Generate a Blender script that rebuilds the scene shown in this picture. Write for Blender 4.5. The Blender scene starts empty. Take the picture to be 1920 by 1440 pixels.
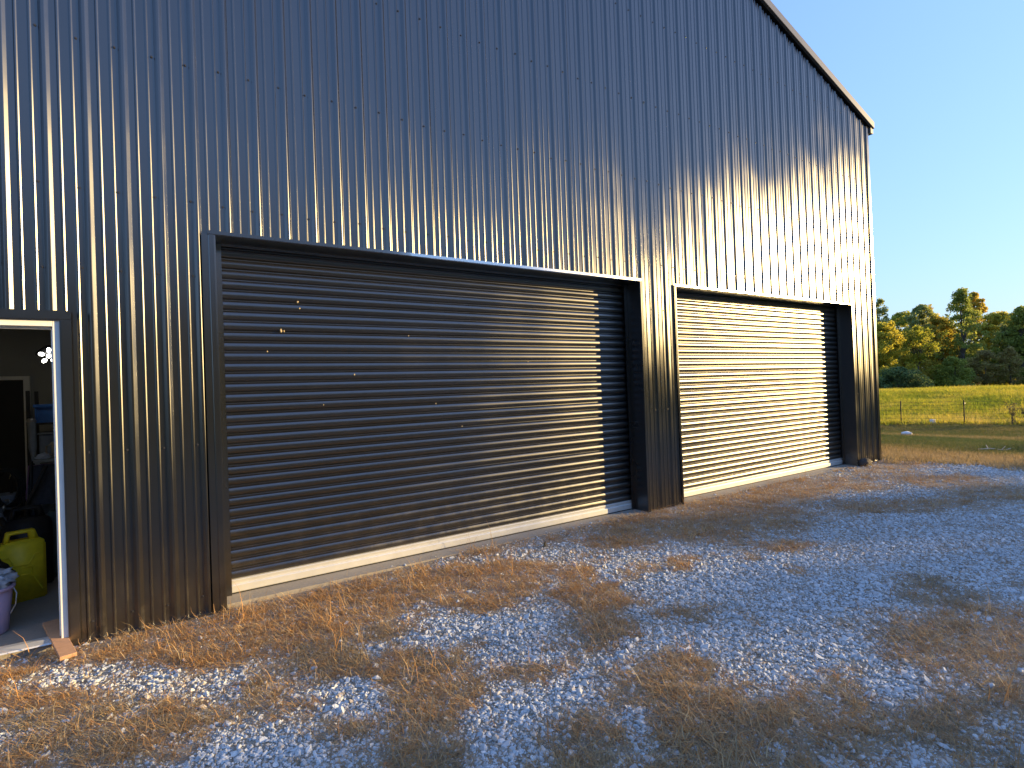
import bpy, bmesh, math, random
import numpy as np
from mathutils import Vector, Matrix

R = math.radians
rnd = random.Random(11)
rng = np.random.default_rng(5)
scene = bpy.context.scene
COL = scene.collection

# ------------------------------------------------------------------ camera
cam_d = bpy.data.cameras.new("camera")
cam = bpy.data.objects.new("camera", cam_d)
COL.objects.link(cam)
scene.camera = cam
cam_d.sensor_width = 36.0
cam_d.lens = 18.75
cam_d.clip_start = 0.05
cam_d.clip_end = 3000.0
cr = Vector((0.84103858, -0.53975344, -0.0363363))
cu = Vector((0.02652637, -0.0259407, 0.99931148))
cw = Vector((0.5403244, 0.84142338, 0.00749943))
m = Matrix((cr, cu, -cw)).transposed().to_4x4()
m.translation = Vector((-0.4643, -4.9504, 1.5946))
cam.matrix_world = m

# ------------------------------------------------------------------ light
SUN_AZ = 28.0      # from +X towards -Y
SUN_EL = 9.5
sdir = Vector((math.cos(R(SUN_EL)) * math.cos(R(SUN_AZ)),
               -math.cos(R(SUN_EL)) * math.sin(R(SUN_AZ)),
               math.sin(R(SUN_EL))))
world = bpy.data.worlds.new("World")
scene.world = world
world.use_nodes = True
wn = world.node_tree
bg = wn.nodes["Background"]
sky = wn.nodes.new("ShaderNodeTexSky")
sky.sky_type = 'NISHITA'
sky.sun_disc = False
sky.sun_elevation = R(SUN_EL)
sky.sun_rotation = math.atan2(sdir.x, sdir.y)
sky.altitude = 0.0
sky.air_density = 1.6
sky.dust_density = 0.8
sky.ozone_density = 3.0
bg.inputs[1].default_value = 0.15
tint = wn.nodes.new("ShaderNodeMix"); tint.data_type = 'RGBA'; tint.blend_type = 'MULTIPLY'
tint.inputs[0].default_value = 1.0; tint.inputs[7].default_value = (.50, .695, 1.18, 1)
soft = wn.nodes.new("ShaderNodeGamma"); soft.inputs[1].default_value = .5
wn.links.new(sky.outputs[0], soft.inputs[0]); wn.links.new(soft.outputs[0], tint.inputs[6]); wn.links.new(tint.outputs[2], bg.inputs[0])
sun_d = bpy.data.lights.new("sun", 'SUN')
sun_d.energy = 2.5
sun_d.angle = R(0.55)
sun_d.color = (1.0, 0.70, 0.29)
sun = bpy.data.objects.new("sun", sun_d)
COL.objects.link(sun)
sun.rotation_euler = sdir.to_track_quat('Z', 'Y').to_euler()
sun.location = (30, -15, 20)
vs = scene.view_settings
vs.view_transform = 'Standard'
vs.look = 'None'
vs.gamma = 1.0
vs.use_curve_mapping = False
vs.exposure = 2.2

# ------------------------------------------------------------------ helpers
def tag(o, label=None, cat=None, group=None, kind=None):
    if label: o["label"] = label
    if cat: o["category"] = cat
    if group: o["group"] = group
    if kind: o["kind"] = kind
    return o

def empty(name, loc, label, cat, group=None):
    o = bpy.data.objects.new(name, None)
    o.empty_display_size = 0.1
    o.location = loc
    COL.objects.link(o)
    return tag(o, label, cat, group)

def wloc(o):
    v = Vector((0, 0, 0))
    while o is not None:
        v += o.location
        o = o.parent
    return v

class MB:
    """collects shapes (world coordinates) and links them as one mesh object"""
    def __init__(self):
        self.v = []; self.f = []; self.s = []
    def add(self, vs, fs, smooth=False):
        n = len(self.v)
        self.v += [tuple(p) for p in vs]
        self.f += [tuple(i + n for i in f) for f in fs]
        self.s += [smooth] * len(fs)
        return self
    def box(self, x0, x1, y0, y1, z0, z1, M=None, bev=0.0):
        if bev > 0:
            bm = bmesh.new()
            bmesh.ops.create_cube(bm, size=1)
            for v in bm.verts:
                v.co = Vector((x0 + (v.co.x + .5) * (x1 - x0), y0 + (v.co.y + .5) * (y1 - y0), z0 + (v.co.z + .5) * (z1 - z0)))
            bmesh.ops.bevel(bm, geom=list(bm.edges), offset=bev, segments=2, affect='EDGES', profile=.5)
            return self.bm(bm, M)
        p = [Vector((x, y, z)) for z in (z0, z1) for y in (y0, y1) for x in (x0, x1)]
        if M is not None: p = [M @ q for q in p]
        return self.add(p, [(0, 2, 3, 1), (4, 5, 7, 6), (0, 1, 5, 4), (2, 6, 7, 3), (0, 4, 6, 2), (1, 3, 7, 5)])
    def bm(self, bm, M=None, smooth=False):
        bm.verts.index_update()
        vs = [(M @ v.co) if M is not None else v.co.copy() for v in bm.verts]
        fs = [tuple(v.index for v in f.verts) for f in bm.faces]
        bm.free()
        return self.add(vs, fs, smooth)
    def tube(self, pts, rad, n=8, cap=True, smooth=True):
        pts = [Vector(p) for p in pts]
        if not hasattr(rad, '__len__'): rad = [rad] * len(pts)
        vs = []; fs = []
        ref = Vector((0.13, 0.27, 1)).normalized()
        for i, p in enumerate(pts):
            a = pts[max(i - 1, 0)]; b = pts[min(i + 1, len(pts) - 1)]
            t = (b - a).normalized()
            if abs(t.dot(ref)) > .95: ref = Vector((1, .2, .1)).normalized()
            u = t.cross(ref).normalized(); w = t.cross(u)
            for k in range(n):
                an = 2 * math.pi * k / n
                vs.append(p + (u * math.cos(an) + w * math.sin(an)) * rad[i])
        for i in range(len(pts) - 1):
            for k in range(n):
                a = i * n + k; b = i * n + (k + 1) % n
                fs.append((a, b, b + n, a + n))
        self.add(vs, fs, smooth)
        if cap:
            self.add(vs[:n], [tuple(range(n))]); self.add(vs[-n:], [tuple(reversed(range(n)))])
        return self
    def lathe(self, c, prof, n=24, smooth=True):
        vs = []; fs = []
        for (r, z) in prof:
            for k in range(n):
                a = 2 * math.pi * k / n
                vs.append((c[0] + r * math.cos(a), c[1] + r * math.sin(a), c[2] + z))
        for i in range(len(prof) - 1):
            for k in range(n):
                a = i * n + k; b = i * n + (k + 1) % n
                fs.append((a, b, b + n, a + n))
        return self.add(vs, fs, smooth)
    def sheet_x(self, prof, z0, z1, smooth=False):
        """vertical sheet: prof = [(x, y)], z0/z1 = functions of x"""
        vs = []
        for x, y in prof: vs += [(x, y, z0(x)), (x, y, z1(x))]
        fs = [(2 * i, 2 * i + 2, 2 * i + 3, 2 * i + 1) for i in range(len(prof) - 1)]
        return self.add(vs, fs, smooth)
    def build(self, name, mat, parent=None, base=None):
        me = bpy.data.meshes.new(name)
        o0 = Vector(base) if base is not None else (wloc(parent) if parent else Vector((0, 0, 0)))
        me.from_pydata([tuple(Vector(p) - o0) for p in self.v], [], self.f)
        me.polygons.foreach_set('use_smooth', self.s)
        me.materials.append(mat)
        me.update()
        o = bpy.data.objects.new(name, me)
        if parent is not None: o.parent = parent
        elif base is not None: o.location = base
        COL.objects.link(o)
        return o

def inst(src, name, parent, loc, rot=(0, 0, 0), scale=(1, 1, 1)):
    o = bpy.data.objects.new(name, src)
    o.parent = parent; o.location = loc; o.rotation_euler = rot; o.scale = scale
    COL.objects.link(o)
    return o

# ------------------------------------------------------------------ materials
class Mat:
    def __init__(self, name):
        self.m = bpy.data.materials.new(name); self.m.use_nodes = True
        self.t = self.m.node_tree; self.b = self.t.nodes["Principled BSDF"]
        self.out = self.t.nodes["Material Output"]
    def n(self, typ, **kw):
        x = self.t.nodes.new(typ)
        for k, v in kw.items():
            if k in x.inputs: x.inputs[k].default_value = v
            else: setattr(x, k, v)
        return x
    def l(self, a, b): self.t.links.new(a, b)
    def coord(self, scale=(1, 1, 1), kind='Object'):
        tc = self.n("ShaderNodeTexCoord"); mp = self.n("ShaderNodeMapping")
        mp.inputs['Scale'].default_value = scale
        self.l(tc.outputs[kind], mp.inputs['Vector'])
        return mp.outputs[0]
    def noise(self, vec, scale, detail=4, rough=.55):
        x = self.n("ShaderNodeTexNoise"); x.inputs['Scale'].default_value = scale
        x.inputs['Detail'].default_value = detail; x.inputs['Roughness'].default_value = rough
        if vec is not None: self.l(vec, x.inputs['Vector'])
        return x.outputs['Fac']
    def ramp(self, fac, stops, interp='LINEAR'):
        x = self.n("ShaderNodeValToRGB"); x.color_ramp.interpolation = interp
        e = x.color_ramp.elements
        while len(e) < len(stops): e.new(.5)
        for i, (p, c) in enumerate(stops):
            e[i].position = p; e[i].color = (c[0], c[1], c[2], 1) if len(c) == 3 else c
        self.l(fac, x.inputs[0])
        return x.outputs[0]
    def mix(self, fac, a, b, blend='MIX'):
        x = self.n("ShaderNodeMix", data_type='RGBA', blend_type=blend)
        for s, v in ((0, fac), (6, a), (7, b)):
            if hasattr(v, 'is_output'): self.l(v, x.inputs[s])
            elif s == 0: x.inputs[0].default_value = v
            else: x.inputs[s].default_value = (v[0], v[1], v[2], 1)
        return x.outputs[2]
    def math(self, op, a, b=None, clamp=False):
        x = self.n("ShaderNodeMath", operation=op, use_clamp=clamp)
        for s, v in ((0, a), (1, b)):
            if v is None: continue
            if hasattr(v, 'is_output'): self.l(v, x.inputs[s])
            else: x.inputs[s].default_value = v
        return x.outputs[0]
    def attr(self, name, typ='GEOMETRY'):
        return self.n("ShaderNodeAttribute", attribute_name=name, attribute_type=typ).outputs['Fac']
    def bump(self, h, strength, dist=.02):
        x = self.n("ShaderNodeBump"); x.inputs['Strength'].default_value = strength
        x.inputs['Distance'].default_value = dist
        self.l(h, x.inputs['Height']); self.l(x.outputs[0], self.b.inputs['Normal'])
        return x
    def col(self, c):
        if hasattr(c, 'is_output'): self.l(c, self.b.inputs['Base Color'])
        else: self.b.inputs['Base Color'].default_value = (c[0], c[1], c[2], 1)
        return self
    def set(self, rough=None, metal=None, spec=None):
        for k, v in (('Roughness', rough), ('Metallic', metal), ('Specular IOR Level', spec)):
            if v is None: continue
            if hasattr(v, 'is_output'): self.l(v, self.b.inputs[k])
            else: self.b.inputs[k].default_value = v
        return self
    def translucent(self, col, fac):
        tr = self.n("ShaderNodeBsdfTranslucent")
        if hasattr(col, 'is_output'): self.l(col, tr.inputs['Color'])
        else: tr.inputs['Color'].default_value = (*col, 1)
        mx = self.n("ShaderNodeMixShader"); mx.inputs[0].default_value = fac
        self.l(self.b.outputs[0], mx.inputs[1]); self.l(tr.outputs[0], mx.inputs[2])
        self.l(mx.outputs[0], self.out.inputs['Surface'])
        return self

def simple(name, col, rough=.6, metal=0.0, var=.25, scale=12.0, bump=0.0):
    M = Mat(name)
    v = M.coord()
    nz = M.noise(v, scale, 5)
    dark = tuple(c * (1 - var) for c in col); lite = tuple(min(1, c * (1 + var)) for c in col)
    M.col(M.ramp(nz, [(.3, dark), (.7, lite)]))
    M.set(rough, metal)
    if bump: M.bump(nz, bump, .01)
    return M.m

def steel_mat(name, wave, horizontal=False, dirt=1.0, coat=(.0075, .0075, .009), haze=.06, rough=.215):
    """dark baked paint on steel sheet: glossy, slightly wavy, dust splashed near the ground"""
    M = Mat(name)
    geo = M.n('ShaderNodeNewGeometry')
    v = geo.outputs['Position']
    speck = M.noise(v, 160, 3, .7)
    blot = M.noise(v, 7, 5, .65)
    sep = M.n("ShaderNodeSeparateXYZ"); M.l(v, sep.inputs[0])
    low = M.math('MULTIPLY_ADD', sep.outputs[2], -1.1); low.node.inputs[2].default_value = .75
    low = M.math('MAXIMUM', low, haze)
    sp = M.ramp(speck, [(.60, (0, 0, 0)), (.72, (1, 1, 1))])
    bl = M.ramp(blot, [(.42, (0, 0, 0)), (.72, (1, 1, 1))])
    d = M.math('MULTIPLY', M.math('MULTIPLY', sp, bl), low)
    d = M.math('MULTIPLY', d, .55 * dirt, True)
    film = M.math('MULTIPLY', M.math('MULTIPLY', M.math('ADD', bl, .45), low), .10 * dirt, True)
    base = M.mix(film, coat, (.19, .16, .125))
    colr = M.mix(d, base, (.38, .31, .22))
    rn = M.noise(v, 1.3, 1)
    rr = M.math('MULTIPLY_ADD', rn, .10); rr.node.inputs[2].default_value = rough
    rr = M.math('ADD', rr, M.math('MULTIPLY', film, .8))
    oi = M.n('ShaderNodeObjectInfo')
    rr = M.math('ADD', rr, M.math('MULTIPLY', oi.outputs['Random'], .05))
    mpw = M.n('ShaderNodeMapping'); mpw.inputs['Scale'].default_value = (.55, 1, 2.0) if horizontal else (2.6, 1, .42)
    M.l(v, mpw.inputs['Vector']); vw = mpw.outputs[0]
    w = M.noise(vw, 1.6, 2, .5)
    bp = M.bump(w, 1.0, wave)
    df = M.n("ShaderNodeBsdfDiffuse"); M.l(colr, df.inputs['Color']); M.l(bp.outputs[0], df.inputs['Normal'])
    gl = M.n("ShaderNodeBsdfAnisotropic"); gl.distribution = 'BECKMANN'
    M.l(rr, gl.inputs['Roughness']); M.l(bp.outputs[0], gl.inputs['Normal'])
    fr = M.n("ShaderNodeFresnel"); fr.inputs['IOR'].default_value = 2.25; M.l(bp.outputs[0], fr.inputs['Normal'])
    fac = M.math('MULTIPLY', fr.outputs[0], M.math('SUBTRACT', 1.0, d))
    mx = M.n("ShaderNodeMixShader"); M.l(fac, mx.inputs[0]); M.l(df.outputs[0], mx.inputs[1]); M.l(gl.outputs[0], mx.inputs[2])
    M.l(mx.outputs[0], M.out.inputs['Surface'])
    return M.m

M_steel = steel_mat("painted_steel_sheet", .0035)
M_curtain = steel_mat("painted_steel_curtain", .0016, True, 1.2, (.0085, .0085, .009), .08, .285)
M_rake = simple("grey_trim_paint", (.11, .11, .115), .35, 0, .08, 3)
M_trim = steel_mat("painted_steel_trim", .001)
M_alu = simple("mill_aluminium", (.62, .62, .61), .40, .35, .06, 9)
M_galv = simple("zinc_screw", (.30, .30, .32), .4, .6, .1)
M_dscrew = simple("painted_screw", (.03, .03, .035), .3, .0, .1)
M_white = simple("white_door_paint", (.74, .74, .72), .45, 0, .06, 5)
M_rubber = simple("black_rubber", (.012, .012, .012), .7)
M_dark = simple("dark_plastic", (.010, .010, .011), .5, 0, .3)
M_plaster = simple("grey_board", (.30, .31, .30), .8, 0, .08, 3)
M_yellow = simple("yellow_plastic", (.80, .64, .02), .5, 0, .10, 20, .1)
M_lilac = simple("lilac_plastic", (.55, .40, .56), .45, 0, .05)
M_cloth = simple("pale_blue_cloth", (.50, .55, .64), .9, 0, .15, 25, .3)
M_blackcloth = simple("black_bag", (.008, .008, .009), .55, 0, .3, 30, .3)
M_blue = simple("blue_plastic", (.02, .12, .45), .4, 0, .2)
M_greypl = simple("grey_plastic", (.20, .24, .30), .5, 0, .15)
M_beige = simple("beige_plastic", (.42, .36, .26), .5, 0, .1)
M_purple = simple("purple_cloth", (.22, .13, .26), .7, 0, .2)
M_darkgrey = simple("dark_grey_cloth", (.045, .05, .065), .8, 0, .3, 40, .2)
M_chrome = simple("bright_tube", (.6, .6, .6), .25, .9, .1)
M_teal = simple("dark_teal_box", (.05, .09, .09), .6, 0, .2)
M_lamp = Mat("lit_lens")
M_lamp.b.inputs['Emission Color'].default_value = (1, .97, .86, 1)
M_lamp.b.inputs['Emission Strength'].default_value = 6
M_lamp = M_lamp.m
M_roof = simple("roof_steel", (.02, .02, .022), .35, 0, .1)

def concrete():
    M = Mat("concrete_slab")
    v = M.coord()
    a = M.noise(v, 1.4, 6); b = M.noise(v, 40, 5, .7)
    c = M.mix(M.math('MULTIPLY', a, .9), (.34, .31, .27), (.22, .20, .175))
    c = M.mix(M.ramp(b, [(.5, (0, 0, 0)), (.75, (.5, .5, .5))]), c, (.16, .14, .11))
    M.col(c).set(.85); M.bump(b, .4, .004)
    return M.m
M_conc = concrete()

def wood():
    M = Mat("raw_wood")
    v = M.coord((6, 60, 60))
    a = M.noise(v, 2, 5, .6)
    M.col(M.ramp(a, [(.3, (.36, .19, .10)), (.55, (.50, .29, .17)), (.75, (.40, .22, .12))])).set(.7)
    M.bump(a, .25, .003)
    return M.m
M_wood = wood()

def ground_mat():
    M = Mat("ground_soil")
    v = M.coord()
    a = M.noise(v, .9, 6); b = M.noise(v, 14, 6, .65); c = M.noise(v, 90, 4, .7)
    soil = M.ramp(b, [(.30, (.20, .165, .125)), (.52, (.32, .265, .20)), (.75, (.44, .39, .32))])
    grit = M.mix(M.ramp(c, [(.52, (0, 0, 0)), (.66, (1, 1, 1))]), soil, (.50, .49, .48))
    lawn = M.ramp(M.math('ADD', M.math('MULTIPLY', a, .6), M.math('MULTIPLY', b, .4)),
                  [(.36, (.075, .095, .024)), (.50, (.12, .115, .035)), (.62, (.19, .13, .05))])
    hill = M.ramp(M.math('ADD', M.math('MULTIPLY', M.noise(M.coord((.25, .9, 1)), .8, 5), .6), M.math('MULTIPLY', b, .4)),
                  [(.38, (.09, .12, .02)), (.5, (.20, .19, .035)), (.62, (.30, .23, .06))])
    c1 = M.mix(M.attr('lawn'), grit, lawn)
    c2 = M.mix(M.attr('meadow'), c1, hill)
    M.col(c2).set(.95, 0, .2)
    M.bump(M.math('ADD', b, M.math('MULTIPLY', c, .4)), .8, .02)
    return M.m
M_ground = ground_mat()

def stone_mat():
    M = Mat("crushed_stone")
    t = M.attr('tone', 'INSTANCER'); h = M.attr('hue', 'INSTANCER')
    g = M.ramp(t, [(0, (.36, .385, .42)), (.35, (.50, .535, .57)), (.75, (.60, .635, .67)), (1, (.74, .75, .75))])
    c = M.mix(M.ramp(h, [(.80, (0, 0, 0)), (.95, (.8, .8, .8))]), g, (.40, .31, .22))
    v = M.coord()
    c = M.mix(M.math('MULTIPLY', M.noise(v, 2.2, 4), .35), c, (.42, .42, .42))
    M.col(c).set(.7, 0, .35)
    return M.m
M_stone = stone_mat()

def blade_mat(name, stops, fac, spec=.25):
    M = Mat(name)
    t = M.attr('tone', 'INSTANCER')
    tt = M.math('ADD', M.math('MULTIPLY', t, .75), M.math('MULTIPLY', M.attr('leaf'), .25))
    c = M.ramp(tt, stops)
    M.col(c).set(.65, 0, spec)
    M.translucent(c, fac)
    return M.m
M_dry = blade_mat("dry_blades", [(0, (.17, .145, .095)), (.2, (.30, .245, .155)), (.40, (.44, .35, .21)), (.60, (.46, .235, .085)), (.78, (.58, .355, .145)), (1, (.72, .60, .37))], .25)
M_lawnb = blade_mat("lawn_blades", [(0, (.06, .10, .025)), (.35, (.10, .13, .035)), (.6, (.20, .17, .05)), (.8, (.44, .31, .14)), (1, (.60, .43, .22))], .4)
M_meadow = blade_mat("meadow_blades", [(0, (.18, .26, .02)), (.35, (.42, .42, .035)), (.65, (.68, .55, .06)), (1, (.74, .54, .18))], .6)

def leaf_mat(name, stops, fac=.5):
    M = Mat(name)
    c = M.ramp(M.attr('leaf'), stops)
    M.col(c).set(.6, 0, .3)
    M.translucent(M.mix(.25, c, (.9, .75, .1), 'MIX') if False else c, fac)
    return M.m
LEAF = {
    'yellow': leaf_mat("yellow_leaves", [(0, (.30, .30, .045)), (.5, (.52, .46, .055)), (1, (.70, .56, .08))], .6),
    'yellowgreen': leaf_mat("yellow_green_leaves", [(0, (.20, .25, .035)), (.5, (.38, .38, .045)), (1, (.60, .48, .06))], .6),
    'orange': leaf_mat("orange_leaves", [(0, (.32, .29, .05)), (.5, (.52, .42, .06)), (1, (.64, .43, .075))], .6),
    'green': leaf_mat("green_leaves", [(0, (.18, .23, .05)), (.6, (.31, .35, .07)), (1, (.50, .47, .08))], .6),
    'darkgreen': leaf_mat("dark_green_leaves", [(0, (.09, .135, .05)), (.7, (.15, .21, .07)), (1, (.27, .30, .08))], .5),
    'palegreen': leaf_mat("pale_green_leaves", [(0, (.20, .25, .09)), (.5, (.30, .34, .11)), (1, (.46, .44, .12))], .6),
    'rust': leaf_mat("rust_leaves", [(0, (.24, .18, .08)), (.5, (.38, .30, .10)), (1, (.50, .42, .11))], .55),
}
def bark():
    M = Mat("bark")
    a = M.noise(M.coord((8, 8, 1.5)), 1.5, 5)
    M.col(M.ramp(a, [(.3, (.045, .036, .028)), (.7, (.13, .11, .09))])).set(.9); M.bump(a, .6, .03)
    return M.m
M_bark = bark()
M_weed = leaf_mat("dry_weed", [(0, (.09, .07, .035)), (1, (.22, .17, .06))], .35)

# ------------------------------------------------------------------ ground
def sstep(a, b, x):
    t = np.clip((x - a) / (b - a), 0, 1); return t * t * (3 - 2 * t)
def hsh(x, y, s):
    return (np.sin(x * 1.7 * s + 1.3) * np.cos(y * 2.1 * s + .4) + np.sin(x * 3.1 * s - y * 2.3 * s + 2.) * .6
            + np.cos(x * .9 * s + y * 1.3 * s) * .8) / 2.4
def gz(x, y):
    x = np.asarray(x, float); y = np.asarray(y, float)
    near = -.130 + .036 * sstep(-.4, 2.4, x) + .005 * sstep(3, 6, x)
    z = near + hsh(x, y, 1.0) * .012 * sstep(.0, 1.5, np.abs(y))
    z = z + (-.62 + .1) * sstep(11.5, 24, x)
    z = z + (.98 - .010 * np.clip(y - 6, -20, 20)) * sstep(25.5, 45, x)
    z = z - .85 * sstep(46, 62, x) - .5 * sstep(62, 95, x)
    z = z + hsh(x, y, .35) * .05 * sstep(14, 30, x)
    return z
def make_ground():
    def axis(parts):
        out = []
        for a, b, s in parts: out += list(np.arange(a, b, s))
        return np.array(out + [parts[-1][1]])
    xs = axis([(-600, -60, 60), (-60, -10, 5), (-10, 14, .3), (14, 66, .9), (66, 150, 8), (150, 900, 75)])
    ys = axis([(-600, -60, 60), (-60, -8, 4), (-8, 2, .3), (2, 24, .9), (24, 80, 7), (80, 700, 62)])
    X, Y = np.meshgrid(xs, ys)
    Z = gz(X, Y)
    # the building stands on its slab: keep the soil below it
    inside = (X > -6.8) & (X < 11.1) & (Y > .12) & (Y < 16)
    Z = np.where(inside, -.3, Z)
    nx, ny = len(xs), len(ys)
    me = bpy.data.meshes.new("ground")
    V = np.stack([X, Y, Z], -1).reshape(-1, 3)
    I = np.arange(nx * ny).reshape(ny, nx)
    F = np.stack([I[:-1, :-1], I[:-1, 1:], I[1:, 1:], I[1:, :-1]], -1).reshape(-1, 4)
    me.from_pydata(V.tolist(), [], F.tolist())
    lx = X + hsh(X, Y, .8) * .5 - np.clip(-Y - 2, 0, 30) * .0
    lawn = np.maximum(sstep(11.3, 12.6, lx + (-1.6 - Y) * -.35), sstep(7, 12, -Y + hsh(X, Y, .6)))
    lawn = np.maximum(lawn, sstep(16, 18, Y)); lawn = np.maximum(lawn, sstep(8, 9, -X))
    mead = sstep(25.6, 26.6, X + (Y - 4.5) * .55)
    a = me.attributes.new('lawn', 'FLOAT', 'POINT'); a.data.foreach_set('value', lawn.reshape(-1))
    a = me.attributes.new('meadow', 'FLOAT', 'POINT'); a.data.foreach_set('value', mead.reshape(-1))
    me.polygons.foreach_set('use_smooth', [True] * len(me.polygons))
    me.materials.append(M_ground)
    o = bpy.data.objects.new("ground", me); COL.objects.link(o)
    tag(o, "brown soil and lawn rising to a gentle grassy hill beyond the barn", "ground", kind='structure')
make_ground()

# ------------------------------------------------------------------ metal building
P = .2286
OFF = -.012
XR, XL = 11.26, -7.2
RIDGE_X, YB = 2.0, 15.0
def roof_z(x):
    return 10.2414 - .33486 * x if x > RIDGE_X else 10.2414 - .33486 * (2 * RIDGE_X - x)
SLAB = -.085
sheet_bot = lambda x: -.115 + .0035 * x
D1 = (-.130, 4.745, 2.930)
D2 = (5.425, 10.300, 2.915)
WD = (-2.030, -1.100, 2.200)
DOOR_Y = .25
bld = empty("metal_building", (2.0, 0, SLAB),
            "large black ribbed steel barn with two roll-up doors and an open side door", "barn")

MAJ = [(-.0315, 0), (-.0285, -.001), (-.0105, -.0172), (-.0065, -.019), (.0065, -.019), (.0105, -.0172), (.0285, -.001), (.0315, 0)]
MIN = [(-.013, 0), (-.0105, -.0009), (-.0045, -.0056), (-.0015, -.0065), (.0015, -.0065), (.0045, -.0056), (.0105, -.0009), (.013, 0)]
def profile(x0, x1, wob):
    pts = []
    n0 = int(math.floor(x0 / P)) - 1; n1 = int(math.ceil(x1 / P)) + 1
    for n in range(n0, n1):
        c = n * P + OFF
        for dx, pr in ((0, MAJ), (P / 3, MIN), (2 * P / 3, MIN)):
            for (a, b) in pr: pts.append((c + dx + a, b + wob(c + dx)))
    out = [p for p in pts if x0 < p[0] < x1]
    def yat(x):
        for i in range(len(pts) - 1):
            if pts[i][0] <= x <= pts[i + 1][0]:
                t = (x - pts[i][0]) / max(1e-9, pts[i + 1][0] - pts[i][0])
                return pts[i][1] + t * (pts[i + 1][1] - pts[i][1])
        return 0
    return [(x0, yat(x0))] + out + [(x1, yat(x1))]
wob_tab = {}
def wob(x):
    k = round(x / (P / 3))
    if k not in wob_tab: wob_tab[k] = rnd.uniform(-.0009, .0009)
    return wob_tab[k]

def panel(x0, x1, lift):
    mb = MB()
    cuts = [x0, x1]
    for (a, b, z) in (D1, D2, WD):
        for e in (a, b):
            if x0 < e < x1: cuts.append(e)
    cuts.sort()
    for a, b in zip(cuts[:-1], cuts[1:]):
        if b - a < 1e-4: continue
        mid = (a + b) / 2
        zb = sheet_bot
        for (da, db, dz) in (D1, D2, WD):
            if da < mid < db: zb = (lambda x, q=dz + .012: q)
        segs = [(a, b)] if not (a < RIDGE_X < b) else [(a, RIDGE_X), (RIDGE_X, b)]
        for s0, s1 in segs:
            mb.sheet_x([(x, y - lift) for x, y in profile(s0, s1, wob)], zb, lambda x: roof_z(x) - .02)
    return mb
edge = XR - .055
k = 0
n = 48
xr = XR - .03
while xr > XL:
    nl = n - 4
    xl = max(XL, nl * P + OFF + .0295)
    panel(xl + .0002, xr, .0016 * (k % 2)).build("wall_panel", M_steel, bld)
    xr = xl; n = nl; k += 1

# other sides of the shell
side = MB()
side.add([(XR - .02, .02, -.12), (XR - .02, YB, -.12), (XR - .02, YB, roof_z(XR) - .02), (XR - .02, .02, roof_z(XR) - .02)], [(0, 1, 2, 3)])
side.build("side_wall", M_steel, bld)
side = MB()
side.add([(XL, .02, -.12), (XL, YB, -.12), (XL, YB, roof_z(XL) - .02), (XL, .02, roof_z(XL) - .02)], [(3, 2, 1, 0)])
side.build("side_wall", M_steel, bld)
back = MB()
back.add([(XL, YB, -.12), (XR - .02, YB, -.12), (XR - .02, YB, roof_z(XR)), (RIDGE_X, YB, roof_z(RIDGE_X)), (XL, YB, roof_z(XL))], [(4, 3, 2, 1, 0)])
back.build("back_wall", M_steel, bld)

# roof, rake trim, corner trim
OX = .11
roof = MB()
for sgn in (1, -1):
    xe = (XR + OX) if sgn > 0 else (XL - OX)
    xs_ = [RIDGE_X, xe]
    zt = [roof_z(RIDGE_X) + .10, roof_z(RIDGE_X) + .10 - .33486 * abs(xe - RIDGE_X)]
    vs_ = []
    for x, z in zip(xs_, zt):
        vs_ += [(x, -.045, z), (x, YB + .05, z), (x, -.045, z - .06), (x, YB + .05, z - .06)]
    roof.add(vs_, [(0, 4, 5, 1), (2, 3, 7, 6), (0, 2, 6, 4), (1, 5, 7, 3), (4, 6, 7, 5)])
roof.build("roof", M_roof, bld)
for sgn in (1, -1):
    xe = (XR + OX + .02) if sgn > 0 else (XL - OX - .02)
    rk = MB()
    a = roof_z(RIDGE_X); b = a - .33486 * abs(xe - RIDGE_X)
    sec = [(-.030, .035), (-.075, .030), (-.080, .036), (-.080, .158), (-.072, .166), (-.05, .166)]
    vs_ = [(RIDGE_X, y, a + z) for y, z in sec] + [(xe, y, b + z) for y, z in sec]
    ns = len(sec)
    rk.add(vs_, [(i, i + 1, i + 1 + ns, i + ns) for i in range(ns - 1)] + [tuple(range(ns, 2 * ns))])
    rk.build("rake_trim", M_rake, bld)
gut = MB()
zg = roof_z(XR + OX)
gut.box(XR + .03, XR + OX + .018, -.055, YB, zg - .075, zg + .03)
gut.build("eave_gutter", M_rake, bld)
ct = MB()
ct.add([(XR - .090, .0, -.095), (XR - .090, -.024, -.095), (XR - .008, -.024, -.095), (XR, -.016, -.095), (XR, .10, -.095)] +
       [(XR - .090, .0, roof_z(XR)), (XR - .090, -.024, roof_z(XR - .09)), (XR - .008, -.024, roof_z(XR)), (XR, -.016, roof_z(XR)), (XR, .10, roof_z(XR))],
       [(0, 1, 6, 5), (1, 2, 7, 6), (2, 3, 8, 7), (3, 4, 9, 8)])
ct.build("corner_trim", M_trim, bld)
# base trim beside the side door
for (a, b) in ((WD[1] + .005, D1[0] - .02), (D1[1] + .02, D2[0] - .01), (D2[1] + .03, XR - .1), (XL, WD[0] - .01)):
    bt = MB()
    bt.add([(a, .005, sheet_bot(a) - .03), (b, .005, sheet_bot(b) - .03), (b, -.027, sheet_bot(b) - .028), (a, -.027, sheet_bot(a) - .028),
            (a, -.027, sheet_bot(a) + .006), (b, -.027, sheet_bot(b) + .006), (b, -.003, sheet_bot(b) + .0065), (a, -.003, sheet_bot(a) + .0065)],
           [(0, 1, 2, 3), (3, 2, 5, 4), (4, 5, 6, 7)])
    bt.build("base_trim", M_trim, bld)

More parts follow.
